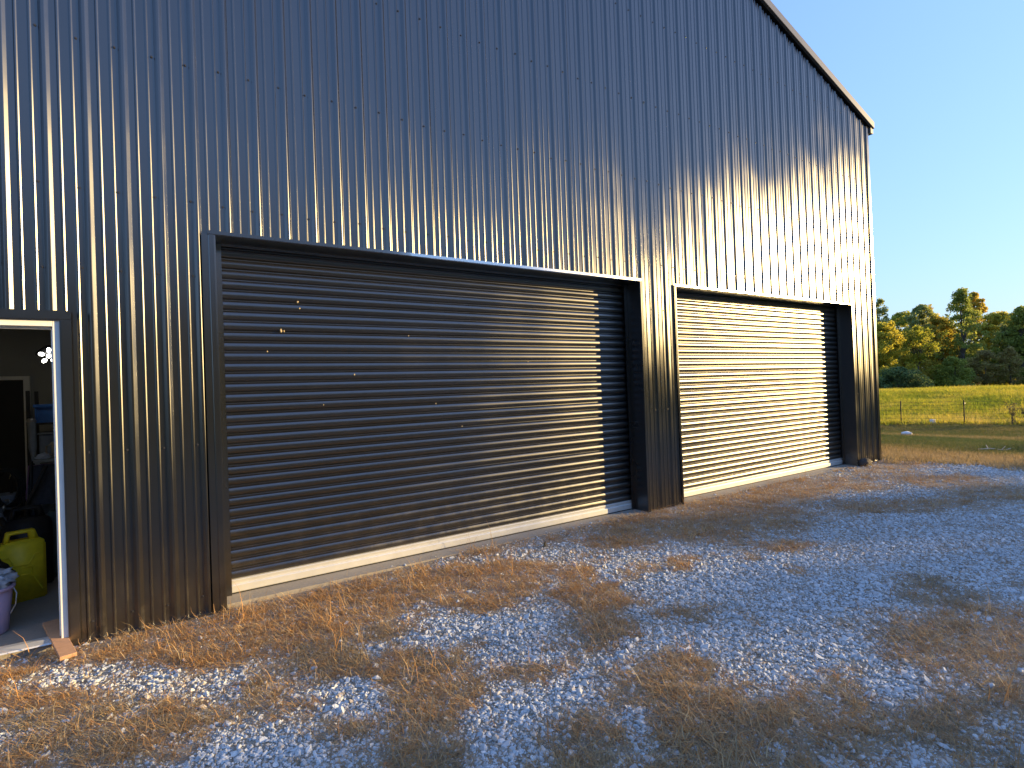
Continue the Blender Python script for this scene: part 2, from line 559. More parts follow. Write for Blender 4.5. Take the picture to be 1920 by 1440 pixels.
# door trims
def opening_trim(o, left_w, right_w, head_h, depth):
    x0, x1, z1 = o
    t = MB()
    zb = sheet_bot(x0) - .005
    # left casing and reveal
    t.add([(x0 - left_w, -.020, zb), (x0 - left_w, -.024, zb), (x0 - left_w * .45, -.024, zb), (x0 - left_w * .38, -.029, zb), (x0, -.029, zb), (x0 + .012, -.026, zb), (x0 + .012, depth, zb)] +
          [(x0 - left_w, -.020, z1 + .004), (x0 - left_w, -.024, z1 + .004), (x0 - left_w * .45, -.024, z1 + .004), (x0 - left_w * .38, -.029, z1 + .004), (x0, -.029, z1 + .004), (x0 + .012, -.026, z1 + .004), (x0 + .012, depth, z1 + .004)],
          [(i, i + 1, i + 8, i + 7) for i in range(6)])
    t.build("jamb_trim", M_trim, bld)
    t = MB()
    zb = sheet_bot(x1) - .005
    t.add([(x1 - .012, depth, zb), (x1 - .012, -.026, zb), (x1, -.029, zb), (x1 + right_w, -.029, zb), (x1 + right_w, -.018, zb)] +
          [(x1 - .012, depth, z1 + .004), (x1 - .012, -.026, z1 + .004), (x1, -.029, z1 + .004), (x1 + right_w, -.029, z1 + .004), (x1 + right_w, -.018, z1 + .004)],
          [(i, i + 1, i + 6, i + 5) for i in range(4)])
    t.build("jamb_trim", M_trim, bld)
    t = MB()
    a, b = x0 - left_w * .5, x1 + right_w
    sec = [(-.018, head_h), (-.031, head_h), (-.031, .002), (-.027, -.006), (depth, -.006)]
    t.add([(a, y, z1 + z) for y, z in sec] + [(b, y, z1 + z) for y, z in sec], [(i, i + 5, i + 6, i + 1) for i in range(4)] + [(0, 1, 2, 3)])
    t.build("header_trim", M_trim, bld)
opening_trim(D1, .088, .018, .030, .32)
opening_trim(D2, .022, .018, .024, .32)
opening_trim(WD, .050, .055, .062, .012)

# roll-up doors
PITCH = .0895
def slat_profile():
    pts = []
    ys = [(.000, .013), (.007, .013), (.0095, .0115), (.0190, -.0050), (.0212, -.0070)]
    for i in range(1, 9):
        t = i / 9; ys.append((.0212 + .0538 * t, -.0070 - .0065 * 4 * t * (1 - t)))
    ys += [(.0750, -.0070), (.0772, -.0050), (.0870, .0115), (.0895, .013)]
    return [(y, z - PITCH / 2) for z, y in ys]
def slat_mesh(w):
    mb = MB()
    pr = slat_profile(); k = len(pr)
    nx = 6
    vs_ = []; fs_ = []
    for i in range(nx + 1):
        for (y, z) in pr: vs_.append((-w / 2 + w * i / nx, y, z))
    for i in range(nx):
        for j in range(k - 1):
            fs_.append((i * k + j, (i + 1) * k + j, (i + 1) * k + j + 1, i * k + j + 1))
    me = bpy.data.meshes.new("slat")
    me.from_pydata(vs_, [], fs_)
    me.materials.append(M_curtain)
    return me
for di, (o, lab) in enumerate(((D1, "black roll-up door nearest the side door"), (D2, "black roll-up door nearest the barn corner"))):
    x0, x1, zt = o
    bz = SLAB + .006
    door = bpy.data.objects.new("roll_up_door", None)
    door.empty_display_size = .1
    door.parent = bld
    door.location = Vector(((x0 + x1) / 2, DOOR_Y, bz)) - wloc(bld)
    door["label"] = lab
    COL.objects.link(door)
    w = x1 - x0 - .10
    me = slat_mesh(w)
    nsl = 35
    for i in range(nsl):
        inst(me, "slat", door, (rnd.uniform(-.003, .003), rnd.uniform(-.0012, .0012), .105 + PITCH * (i + .5)),
             (R(rnd.gauss(0, 1.3)), 0, 0))
    bar = MB()
    xa, xb = x0 + .016, x1 - .016
    sec = [(.010, .118), (-.012, .112), (-.014, .108), (-.006, .074), (-.020, .070), (-.024, .064), (-.024, .012), (-.020, .006), (.01, .006)]
    bar.add([(xa, DOOR_Y + y, bz + z) for y, z in sec] + [(xb, DOOR_Y + y, bz + z) for y, z in sec],
            [(i, i + 9, i + 10, i + 1) for i in range(8)] + [tuple(range(9)), tuple(reversed(range(9, 18)))])
    bar.build("bottom_bar", M_alu, door)
    seal = MB(); seal.box(xa, xb, DOOR_Y - .016, DOOR_Y + .02, bz - .004, bz + .0065); seal.build("bottom_seal", M_rubber, door)
    bolt_m = None
    xx = x0 + .20
    while xx < x1 - .1:
        mb = MB()
        if bolt_m is None:
            mb.lathe((0, 0, 0), [(.011, 0), (.011, .004), (.007, .008), (.0, .009)], 10)
            bo = mb.build("bolt", M_galv, door)
            bo.location = (xx - (x0 + x1) / 2, -.0245, .038); bo.rotation_euler = (R(90), 0, 0)
            bolt_m = bo.data
        else:
            inst(bolt_m, "bolt", door, (xx - (x0 + x1) / 2, -.0245, .038), (R(90), 0, 0))
        xx += .61
    for s, xg in ((1, x0 + .0135), (-1, x1 - .0135)):
        g = MB()
        g.box(min(xg, xg + s * .055), max(xg, xg + s * .055), DOOR_Y - .045, DOOR_Y - .040, SLAB, zt - .01)
        g.box(min(xg, xg + s * .004), max(xg, xg + s * .004), DOOR_Y - .0398, DOOR_Y + .05, SLAB, zt - .01)
        g.build("guide_rail", M_trim, door)
    if di == 0:
        mud = MB()
        for (mx, mz, mr) in ((.55, 2.46, .010), (.565, 2.40, .008), (.40, 2.19, .012), (.425, 2.185, .008), (1.05, 1.78, .008), (.28, 2.0, .006), (1.62, 2.17, .006), (1.9, 1.46, .006), (.75, 1.50, .006), (3.1, 1.9, .006), (2.2, 1.2, .006)):
            bm = bmesh.new(); bmesh.ops.create_icosphere(bm, subdivisions=1, radius=mr)
            for v in bm.verts: v.co = Vector((v.co.x * rnd.uniform(.7, 1.2), v.co.y * .5, v.co.z * rnd.uniform(.8, 1.8)))
            mud.bm(bm, Matrix.Translation((mx, DOOR_Y - .016, mz)))
        mo = mud.build("mud_spots", simple("dried_mud", (.42, .33, .2), .9, 0, .3, 60), door)
        mo["kind"] = "stuff"

# screws on the sheets
scr = MB()
for z in (6.513, 5.353, 4.282, 3.178, 2.576, 1.24, .02):
    n = int((XL + .2) / P)
    while n * P + OFF < XR - .1:
        xs1 = n * P + OFF - .048 + rnd.uniform(-.006, .006)
        zz = z + rnd.uniform(-.012, .012)
        n += 1
        if zz > roof_z(xs1) - .25: continue
        if any(a - .02 < xs1 < b + .02 and zz < t + .03 for a, b, t in (D1, D2, WD)): continue
        for r0, r1, ya, yb, kk in ((.010, .010, -.001, -.004, 8), (.0055, .005, -.004, -.010, 6)):
            vs_ = []
            for rr, yy in ((r0, ya), (r1, yb)):
                for q in range(kk):
                    an = 2 * math.pi * q / kk
                    vs_.append((xs1 + rr * math.cos(an), yy, zz + rr * math.sin(an)))
            scr.add(vs_, [(q, (q + 1) % kk, kk + (q + 1) % kk, kk + q) for q in range(kk)] + [tuple(range(kk, 2 * kk))])
so = scr.build("panel_screws", M_dscrew, bld); so["kind"] = "stuff"

# slab, walk door frame, room behind it
sl = MB()
sl.box(XL + .03, XR - .03, .012, YB - .02, -.32, SLAB)
sl.build("concrete_slab", M_conc, bld)
frm = bpy.data.objects.new("door_frame", None); frm.empty_display_size = .1
frm.parent = bld; frm.location = Vector((-1.55, 0, SLAB)) - wloc(bld); COL.objects.link(frm)
FX0, FX1, FZ = WD[0] + .001, WD[1] - .0125, 2.193
FB = .12
mb = MB()
mb.box(FX1 - .042, FX1, -.010, FB, SLAB + .002, FZ, bev=.003)
mb.box(FX1 - .056, FX1 - .0425, .035, .075, SLAB + .002, FZ - .05, bev=.002)
mb.build("jamb", M_white, frm)
mb = MB()
mb.box(FX0, FX0 + .036, -.012, FB, SLAB + .002, FZ, bev=.003)
mb.box(FX0 + .0365, FX0 + .052, .035, .075, SLAB + .002, FZ - .05, bev=.002)
mb.build("jamb", M_white, frm)
mb = MB()
mb.box(FX0 + .0362, FX1 - .0422, -.010, FB, FZ - .042, FZ, bev=.003)
mb.box(FX0 + .053, FX1 - .053, .035, .075, FZ - .058, FZ - .0425, bev=.002)
mb.build("head", M_white, frm)
mb = MB()
mb.add([(FX0 + .04, -.02, SLAB + .004), (FX1 - .04, -.02, SLAB + .004), (FX1 - .04, -.015, SLAB + .014), (FX0 + .04, -.015, SLAB + .014),
        (FX0 + .04, .05, SLAB + .024), (FX1 - .04, .05, SLAB + .024), (FX0 + .04, .11, SLAB + .020), (FX1 - .04, .11, SLAB + .020), (FX0 + .04, .115, SLAB + .002), (FX1 - .04, .115, SLAB + .002)],
       [(0, 1, 2, 3), (3, 2, 5, 4), (4, 5, 7, 6), (6, 7, 9, 8)])
mb.build("threshold", M_alu, frm)
latch = MB(); latch.box(FX1 - .0395, FX1 - .0355, .085, .11, .92, 1.0); latch.build("strike_plate", M_galv, frm)

room = MB()   # lining of the entrance room
rx0, rx1, ry, rz = -4.2, -.55, 3.5, 2.75
room.box(rx0, rx1, ry + .001, ry + .1, SLAB, rz)
room.build("partition_wall", M_plaster, bld)
room = MB(); room.box(rx1, rx1 + .1, .13, ry, SLAB, rz); room.build("partition_wall", M_plaster, bld)
room = MB(); room.box(rx0 - .1, rx0, .13, ry, SLAB, rz); room.build("partition_wall", M_plaster, bld)
room = MB(); room.box(rx0, rx1, .02, ry, rz, rz + .08); room.build("ceiling_board", M_plaster, bld)
room = MB()
for a, b, z0, z1 in ((rx0, WD[0] + .012, SLAB, rz), (WD[1] - .012, rx1, SLAB, rz), (WD[0] + .012, WD[1] - .012, 2.23, rz)):
    room.box(a, b, .121, .128, z0, z1)
room.build("wall_lining", M_plaster, bld)
idr = bpy.data.objects.new("inner_doorway", None); idr.empty_display_size = .1
idr.parent = bld; idr.location = Vector((-2.4, 3.5, SLAB)) - wloc(bld); COL.objects.link(idr)
mb = MB(); mb.box(-2.85, -1.915, 3.47, 3.499, SLAB + .002, 1.90); mb.build("dark_opening", M_dark, idr)  # dark sheet set on the wall as the shade of an open doorway
mb = MB()
mb.box(-1.915, -1.855, 3.455, 3.5, SLAB + .002, 1.945, bev=.004); mb.box(-2.92, -2.85, 3.455, 3.5, SLAB + .002, 1.945, bev=.004)
mb.box(-2.85, -1.915, 3.455, 3.5, 1.90, 1.945, bev=.004)
mb.build("casing", M_white, idr)

# ------------------------------------------------------------------ things in and by the side door
# work light
wl = empty("cluster_light", (-1.42, 2.2, 2.35), "lit round cluster lamp with petal lenses hanging inside the side door", "lamp")
mb = MB(); mb.lathe((-1.475, 2.2, 2.10), [(.0, .12), (.05, .10), (.12, .03), (.125, .0), (.0, -.004)], 20); mb.build("housing", M_dark, wl)
mb = MB(); mb.tube([(-1.475, 2.2, 2.2), (-1.45, 2.2, 2.5), (-1.42, 2.2, 2.75)], .008, 6); mb.build("hanging_rod", M_dark, wl)
face_dir = Vector((.14, -.985, -.10)).normalized()
fx = face_dir.cross(Vector((0, 0, 1))).normalized(); fz = fx.cross(face_dir)
for i in range(6):
    if i == 0: off = Vector((0, 0, 0)); ra, rb = .019, .019
    else:
        an = 2 * math.pi * (i - .75) / 5; off = (fx * math.cos(an) + fz * math.sin(an)) * .058; ra, rb = .024, .017
    bm = bmesh.new(); bmesh.ops.create_uvsphere(bm, u_segments=10, v_segments=6, radius=1)
    rad = off.normalized() if i else fx
    tan = face_dir.cross(rad)
    Mx = Matrix.Translation(Vector((-1.475, 2.06, 2.085)) + off) @ Matrix((rad * ra, tan * rb, face_dir * .008)).transposed().to_4x4()
    lens = MB().bm(bm, Mx, True); lens.build("lens", M_lamp, wl)

def jerry_can(name, loc, rotz, W, H, T, mat, label, capmat):
    root = empty(name, loc, label, "fuel can")
    M = Matrix.Translation(loc) @ Matrix.Rotation(rotz, 4, 'Z')
    # outline of the can seen from its broad side, with handle window left open
    b = MB()
    def ext(poly, y0, y1, bev=.006):
        bm = bmesh.new()
        vs_ = [bm.verts.new((x, y0, z)) for x, z in poly]
        f = bm.faces.new(vs_)
        r = bmesh.ops.extrude_face_region(bm, geom=[f])
        for e in r['geom']:
            if isinstance(e, bmesh.types.BMVert): e.co.y = y1
        bmesh.ops.recalc_face_normals(bm, faces=bm.faces)
        bmesh.ops.bevel(bm, geom=list(bm.edges), offset=bev, segments=2, affect='EDGES')
        b.bm(bm, M, True)
    w = W / 2
    ext([(-w, 0), (w, 0), (w, H * .80), (w * .86, H * .86), (-w * .62, H * .86), (-w, H * .74)], -T / 2, T / 2, .014)
    b.build("body", mat, root)
    b = MB()
    t = T * .20
    ext([(-w * .62, H * .845), (-w * .42, H * .845), (-w * .36, H * .955), (w * .38, H * .955), (w * .42, H * .845), (w * .80, H * .845), (w * .62, H), (-w * .48, H)], -t, t, .006)
    b.build("handle", mat, root)
    b = MB()     # raised ribs pressed into the broad face
    for pts in ([(-.75, .66), (-.52, .66), (-.28, .52), (.28, .52), (.55, .66), (.78, .66)], [(-.05, .48), (.42, .48), (.42, .38), (-.05, .38)],
                [(-.8, .12), (-.4, .34)], [(.82, .12), (.45, .34)]):
        b.tube([M @ Vector((x * w, -T / 2 - .001, z * H)) for x, z in pts], .006, 6)
    b.build("pressed_rib", mat, root)
    b = MB()
    c0 = M @ Vector((-w * .78, 0, H * .80))
    b.tube([c0, M @ Vector((-w * .95, 0, H * .90))], [.024, .026], 12)
    b.build("cap", capmat, root)
    return root
jerry_can("jerry_can", Vector((-1.60, 1.28, SLAB)), R(22), .33, .60, .17, M_yellow,
          "bright yellow plastic jerry can on the barn floor inside the side door", M_dark)
jerry_can("jerry_can.001", Vector((-1.63, 1.72, SLAB)), R(18), .36, .74, .18, M_dark,
          "black jerry can standing behind the yellow one", M_dark)
# bucket, cloth, bag
bk = empty("bucket", (-1.66, .50, SLAB), "lilac plastic bucket just inside the side door", "bucket")
c = (-1.66, .50, SLAB)
mb = MB(); mb.lathe(c, [(.0, .004), (.128, .004), (.133, .01), (.165, .335), (.160, .337), (.128, .014), (.0, .014)], 32); mb.build("pail", M_lilac, bk)
mb = MB(); mb.lathe(c, [(.163, .318), (.176, .318), (.180, .330), (.176, .343), (.160, .343)], 32); mb.build("rim", M_lilac, bk)
mb = MB(); mb.tube([(-1.49, .47, .245), (-1.465, .44, .20), (-1.47, .43, .12), (-1.50, .43, .06)], .005, 6); mb.build("handle", M_galv, bk)
def lump(name, loc, size, mat, label, cat, amp=.25, sub=3, fr=9.0, flat=None):
    bm = bmesh.new(); bmesh.ops.create_icosphere(bm, subdivisions=sub, radius=1)
    s = rnd.uniform(0, 50)
    for v in bm.verts:
        p = v.co * fr * .35
        d = 1 + amp * (math.sin(p.x * 2.1 + s) * math.cos(p.y * 1.7 + s) + .6 * math.sin(p.z * 3.3 + p.x * 1.9 + s) + .4 * math.sin(p.y * 5.1 - p.z * 2.2 + s)) / 2
        v.co = Vector((v.co.x * size[0], v.co.y * size[1], v.co.z * size[2])) * d
        if flat is not None: v.co.z = max(v.co.z, flat)
    o = MB().bm(bm, Matrix.Translation(loc), sub > 1).build(name, mat, base=loc)
    return tag(o, label, cat)
lump("cloth", (-1.655, .50, .30), (.145, .145, .10), M_cloth, "crumpled pale blue cloth stuffed in the lilac bucket", "cloth", .5, 4, 22)
lump("bag", (-1.72, .86, .20), (.17, .16, .22), M_blackcloth, "slumped black bag between the lilac bucket and yellow can", "bag", .25, 3, 10)
# plank leaning over the threshold
pk = empty("plank", (-1.17, .03, -.1), "short raw wooden board lying across the side door sill", "plank")
A = Vector((-1.265, .35, SLAB + .013)); B = Vector((-1.082, -.29, -.128))
d = (B - A); L = d.length; d.normalize(); sd = d.cross(Vector((0, 0, 1))).normalized(); up = sd.cross(d)
Mp = Matrix.Translation((A + B) / 2 + up * .014 + Vector((0, 0, .018))) @ Matrix((d, sd, up)).transposed().to_4x4()
MB().box(-L / 2, L / 2, -.046, .046, -.013, .013, M=Mp, bev=.003).build("board", M_wood, pk)
# shelf unit with crate, bin, tube, jug
sh = empty("shelf_unit", (-1.5, 2.75, SLAB), "dark steel shelf unit against the back of the entrance room", "shelf")
for x in (-1.72, -1.06):
    for y in (2.52, 2.95):
        MB().box(x - .015, x + .015, y - .015, y + .015, SLAB, 1.75).build("post", M_dark, sh)
for z in (.35, 1.0, 1.385):
    MB().box(-1.735, -1.045, 2.50, 2.97, z, z + .022).build("shelf", M_dark, sh)
cr_ = empty("storage_crate", (-1.42, 2.7, 1.407), "blue plastic crate on the upper shelf inside the side door", "crate")
mb = MB(); x0, x1, y0, y1, z0, z1 = -1.67, -1.25, 2.53, 2.92, 1.407, 1.60
mb.box(x0, x0 + .012, y0, y1, z0, z1); mb.box(x1 - .012, x1, y0, y1, z0, z1); mb.box(x0 + .012, x1 - .012, y0 + .02, y0 + .032, z0, z1 - .02); mb.box(x0 + .012, x1 - .012, y1 - .012, y1, z0, z1); mb.box(x0 + .012, x1 - .012, y0 + .032, y1 - .012, z0, z0 + .012)
mb.build("box", M_blue, cr_)
MB().box(x0 - .012, x1 + .012, y0 - .012, y0 + .018, z1 - .03, z1 + .004, bev=.004).build("rim", M_blue, cr_)
bn = empty("storage_bin", (-1.5, 2.72, 1.022), "grey ribbed plastic bin on the middle shelf", "bin")
mb = MB(); mb.box(-1.645, -1.35, 2.53, 2.9, 1.024, 1.28, bev=.015)
mb.build("tub", M_greypl, bn)
mb = MB()
for i in range(7): mb.box(-1.63 + i * .04, -1.615 + i * .04, 2.521, 2.5305, 1.20, 1.27)
mb.build("rib", M_greypl, bn)
lid = MB(); lid.box(-1.655, -1.34, 2.518, 2.91, 1.2805, 1.30, bev=.005); lid.build("lid", M_greypl, bn)
tb = empty("work_table", (-1.5, 2.25, SLAB), "small light-topped table behind the jerry cans", "table")
MB().box(-1.62, -1.10, 2.08, 2.45, 1.02, 1.05, bev=.005).build("tabletop", M_plaster, tb)
for x in (-1.59, -1.13):
    for y in (2.11, 2.42):
        MB().box(x - .02, x + .02, y - .02, y + .02, SLAB, 1.02).build("leg", M_plaster, tb)
jg = empty("jug", (-1.46, 2.25, 1.05), "beige plastic jug on the small table", "jug")
mb = MB(); mb.lathe((-1.455, 2.25, 1.05), [(0, .002), (.045, .002), (.05, .05), (.054, .16), (.05, .162), (.0, .155)], 16); mb.build("pot", M_beige, jg)
mb = MB(); mb.tube([(-1.505, 2.23, 1.19), (-1.54, 2.22, 1.17), (-1.54, 2.22, 1.10), (-1.503, 2.23, 1.08)], .009, 8); mb.build("handle", M_beige, jg)
gt = empty("trimmer", (-1.70, 2.46, SLAB), "grey tool tube standing upright beside the shelf", "tool")
mb = MB(); mb.tube([(-1.66, 2.38, 1.02), (-1.685, 2.47, 1.15), (-1.69, 2.48, 1.42)], [.02, .034, .036], 12); mb.build("tube", M_greypl, gt)
mb = MB(); mb.tube([(-1.60, 2.2, SLAB), (-1.66, 2.38, 1.02)], .016, 8); mb.build("shaft", M_dark, gt)
mb = MB(); mb.lathe((-1.69, 2.48, 1.42), [(.036, 0), (.042, .01), (.03, .04), (0, .045)], 12); mb.build("end_cap", M_galv, gt)
# folded stroller like seat: black tubes, dark cloth, purple piping
stw = empty("folding_chair", (-1.56, 1.98, SLAB), "dark cloth folding chair with purple edging leaning behind the black can", "chair")
mb = MB()
for s, (xa, xb) in enumerate(((-1.70, -1.63), (-1.42, -1.45))):
    mb.tube([(xa, 1.86, SLAB), (xb, 1.99, .75), (xb + (.02 if s else -.0), 2.06, 1.04)], .013, 8)
    mb.tube([(xb, 2.15, SLAB), (xa + .03, 1.92, .72)], .012, 8)
mb.build("frame", M_dark, stw)
mb = MB()
vs_ = []
for i in range(7):
    t = i / 6
    for j in range(7):
        q = j / 6
        vs_.append((-1.655 + .215 * q + .01 * t, 1.95 + .11 * t + .03 * math.sin(q * math.pi), .62 + .38 * t))
mb.add(vs_, [(i * 7 + j, i * 7 + j + 1, (i + 1) * 7 + j + 1, (i + 1) * 7 + j) for i in range(6) for j in range(6)], True)
mb.build("back_cloth", M_darkgrey, stw)
mb = MB(); mb.tube([(-1.66, 1.935, .62), (-1.65, 2.05, 1.0), (-1.435, 2.05, 1.01), (-1.435, 1.935, .62)], .007, 6); mb.build("piping", M_purple, stw)
mb = MB(); mb.tube([(-1.50, 1.93, 1.0), (-1.57, 1.92, .82), (-1.64, 1.90, .66), (-1.66, 1.89, .45)], .018, 6); mb.build("strap", M_dark, stw)
tbx = empty("small_box", (-1.42, 1.98, .43), "dark teal box wedged behind the black can handle", "box")
MB().box(-1.49, -1.38, 1.87, 2.03, SLAB, .55, bev=.006).build("carton", M_teal, tbx)
mb = MB(); mb.box(-1.42, -1.412, 1.866, 1.869, .42, .57); mb.build("tape", M_galv, tbx)
lump("sack", (-1.98, 1.95, .42), (.20, .14, .26), M_greypl, "grey lumpy sack at the left of the doorway clutter", "sack", .25, 3, 8)
mw = empty("mower_handle", (-2.15, 2.5, SLAB), "dark tubular machine handle with bright clamps in the entrance room", "machine")
mb = MB(); mb.tube([(-1.80, 2.1, .2), (-1.86, 2.5, .95), (-2.3, 2.55, .98), (-2.36, 2.15, .2)], .014, 8); mb.build("handlebar", M_dark, mw)
mb = MB(); mb.box(-2.42, -1.80, 1.95, 2.7, .05, .34, bev=.05); mb.build("deck", M_dark, mw)
for (x, y, z) in ((-1.83, 2.31, .60), (-1.855, 2.47, .88), (-2.1, 2.52, .97)):
    mb = MB(); mb.tube([(x - .012, y - .01, z - .03), (x + .006, y - .02, z + .03)], .008, 6); mb.build("clamp", M_chrome, mw)

for nm, (x, y, z), (w, d, h), mt, lb in (("tool_case", (-1.96, 2.32, .34), (.34, .30, .22), M_dark, "black tool case lying on the machine behind the grey sack"),
                                       ("tool_case.001", (-1.93, 2.34, .565), (.28, .26, .15), M_greypl, "smaller grey tool case on top of the black case")):
    tc = empty(nm, (x, y, z), lb, "tool case")
    MB().box(x - w / 2, x + w / 2, y - d / 2, y + d / 2, z + .002, z + h * .62, bev=.012).build("tray", mt, tc)
    MB().box(x - w / 2, x + w / 2, y - d / 2, y + d / 2, z + h * .63, z + h, bev=.012).build("lid", mt, tc)
    for sx in (-.3, .3): MB().box(x + sx * w - .018, x + sx * w + .018, y - d / 2 - .008, y - d / 2 + .002, z + h * .5, z + h * .76).build("latch", M_chrome, tc)
    MB().tube([(x - .06, y - d / 2 + .004, z + h * .4), (x - .05, y - d / 2 - .03, z + h * .45), (x + .05, y - d / 2 - .03, z + h * .45), (x + .06, y - d / 2 + .004, z + h * .4)], .008, 6).build("handle", M_dark, tc)
hose = empty("hose_coil", (-1.80, 2.0, .5), "black hose coil hung over the machine handle", "hose")
mb = MB()
for i in range(4):
    pts = [(-1.83 + .012 * i + .10 * math.cos(a), 2.05 + .02 * i, .80 + (.17 + .006 * i) * math.sin(a)) for a in np.linspace(0, 6.283, 22)]
    mb.tube(pts, .010, 6, False)
mb.build("coil", M_rubber, hose)
mb = MB(); mb.lathe((-1.83, 2.0, .615), [(.0, -.03), (.014, -.03), (.016, .02), (.010, .03), (.0, .03)], 10); mb.build("fitting", M_chrome, hose)
rg = empty("rag", (-1.55, 2.22, 1.05), "white rag dropped on the small table beside the jug", "rag")
lump_rag = bmesh.new(); bmesh.ops.create_icosphere(lump_rag, subdivisions=3, radius=1)
for v in lump_rag.verts:
    q = 1 + .35 * math.sin(v.co.x * 7 + v.co.y * 3) * math.cos(v.co.z * 6 + v.co.y * 5)
    v.co = Vector((v.co.x * .055 * q, v.co.y * .05 * q, max(-.02, v.co.z * .035 * q)))
MB().bm(lump_rag, Matrix.Translation((-1.56, 2.17, 1.072)), True).build("folds", M_cloth, rg)
pw = empty("pressure_bottle", (-1.585, 2.45, SLAB), "white plastic canister on the floor under the small table", "canister")
mb = MB(); mb.lathe((-1.60, 2.35, SLAB), [(0, .002), (.09, .002), (.10, .02), (.10, .72), (.07, .80), (.03, .83), (.03, .87), (0, .87)], 18); mb.build("barrel", M_greypl, pw)
mb = MB(); mb.lathe((-1.60, 2.35, SLAB + .871), [(.036, 0), (.036, .035), (0, .038)], 14); mb.build("cap", M_beige, pw)

# ------------------------------------------------------------------ loose things on the yard
blk = empty("plastic_scrap", (2.80, -.37, -.15), "small upright black plastic scrap on the gravel before the first door", "scrap")
mb = MB()
mb.add([(2.765, -.42, -.155), (2.845, -.36, -.155), (2.845, -.352, -.04), (2.815, -.372, -.045), (2.785, -.395, -.10)] +
       [(2.775, -.40, -.155), (2.84, -.342, -.155), (2.84, -.336, -.045), (2.812, -.355, -.05), (2.785, -.38, -.10)],
       [(0, 1, 2, 3, 4), (9, 8, 7, 6, 5), (0, 5, 6, 1), (1, 6, 7, 2), (2, 7, 8, 3), (3, 8, 9, 4), (4, 9, 5, 0)])
mb.build("shard", M_dark, blk)
fl = empty("flat_slab", (3.30, -.27, -.14), "flat grey broken slab lying near the first door's right end", "slab")
bm = bmesh.new()
pl = [(-.19, -.06), (.13, -.09), (.2, -.03), (.17, .06), (-.02, .09), (-.17, .05)]
f = bm.faces.new([bm.verts.new((x, y, 0)) for x, y in pl])
r_ = bmesh.ops.extrude_face_region(bm, geom=[f])
for e in r_['geom']:
    if isinstance(e, bmesh.types.BMVert): e.co.z = .028
bmesh.ops.recalc_face_normals(bm, faces=bm.faces)
MB().bm(bm, Matrix.Translation((3.30, -.27, -.135)) @ Matrix.Rotation(R(-38), 4, 'Z') @ Matrix.Rotation(R(6), 4, 'X')).build("slab_piece", simple("slate", (.16, .15, .15), .8, 0, .2, 20, .3), fl)
M_rock = simple("dark_rock", (.05, .04, .035), .9, 0, .4, 15, .5)
M_wrock = simple("white_rock", (.72, .71, .70), .8, 0, .12, 6, .3)
M_rust = simple("rust_brown", (.15, .075, .045), .85, 0, .3, 20, .3)
lump("rock", (10.40, -.10, -.045), (.17, .09, .095), M_rock, "dark rounded lump at the foot of the barn corner", "rock", .25, 3, 7)
lump("white_rock", (20.3, 3.0, float(gz(20.3, 3.0)) + .09), (.10, .16, .075), M_wrock, "low white lump on the lawn nearest the barn", "rock", .3, 2, 6)
wb = empty("white_bucket", (26.6, 4.45, float(gz(26.6, 4.45))), "white upturned pail by the wire fence", "bucket")
mb = MB(); mb.lathe(tuple(wb.location), [(.11, -.02), (.12, .0), (.10, .20), (.09, .215), (.0, .22)], 20); mb.build("pail", M_wrock, wb)
br = empty("pale_branch", (14.5, -.84, float(gz(14.5, -.84))), "pale broken branch lying in the dry lawn on the right", "branch")
mb = MB()
bz_ = float(gz(14.5, -.84))
for pts, r0 in (([(14.30, -.62, .05), (14.45, -.8, .07), (14.56, -.98, .04), (14.62, -1.08, .08)], .022), ([(14.42, -.76, .07), (14.44, -.72, .15)], .012), ([(14.55, -.95, .05), (14.6, -1.0, .13)], .011), ([(14.5, -.86, .06), (14.56, -.75, .04)], .012)):
    mb.tube([(a, b, c_ + bz_) for a, b, c_ in pts], [r0 * (1 - .5 * i / max(1, len(pts) - 1)) for i in range(len(pts))], 7)
mb.build("limb", simple("bleached_wood", (.62, .50, .38), .8, 0, .15), br)
lump("dirt_clod", (1.62, -.68, -.13), (.045, .035, .024), M_rust, "rust brown clod in the straw before the first door", "clod", .4, 2, 8)
lump("dirt_clod.001", (2.42, -.62, -.125), (.04, .03, .02), M_rust, "rust brown clod beside the black plastic scrap", "clod", .4, 2, 8)
def leaf(loc, rot, mat, label):
    vs_ = []; fs_ = []
    outl = [0, .35, .5, .42, .22, 0]
    for i, w_ in enumerate(outl):
        t = i / 5
        for s in (-1, 0, 1): vs_.append(Vector(((t - .5) * .075, s * w_ * .045, .012 * abs(s) * w_ * 2 + .010 * math.sin(t * 3.1))))
    for i in range(5):
        for s in range(2): fs_.append((i * 3 + s, i * 3 + s + 1, (i + 1) * 3 + s + 1, (i + 1) * 3 + s))
    M = Matrix.Translation(loc) @ Matrix.Rotation(rot, 4, 'Z') @ Matrix.Rotation(R(12), 4, 'X')
    tag(MB().add([M @ v for v in vs_], fs_, True).build("fallen_leaf", mat, base=loc), label, "leaf")
M_leafb = simple("brown_leaf", (.36, .17, .07), .7, 0, .25, 40); M_leafs = simple("straw_leaf", (.55, .45, .25), .7, 0, .2, 40)
leaf((.33, -2.54, -.125), 1.0, M_leafb, "brown fallen leaf on the gravel at the bottom of the picture")
leaf((1.36, -2.72, -.12), 2.3, M_leafs, "straw coloured curled leaf in the dark grass")

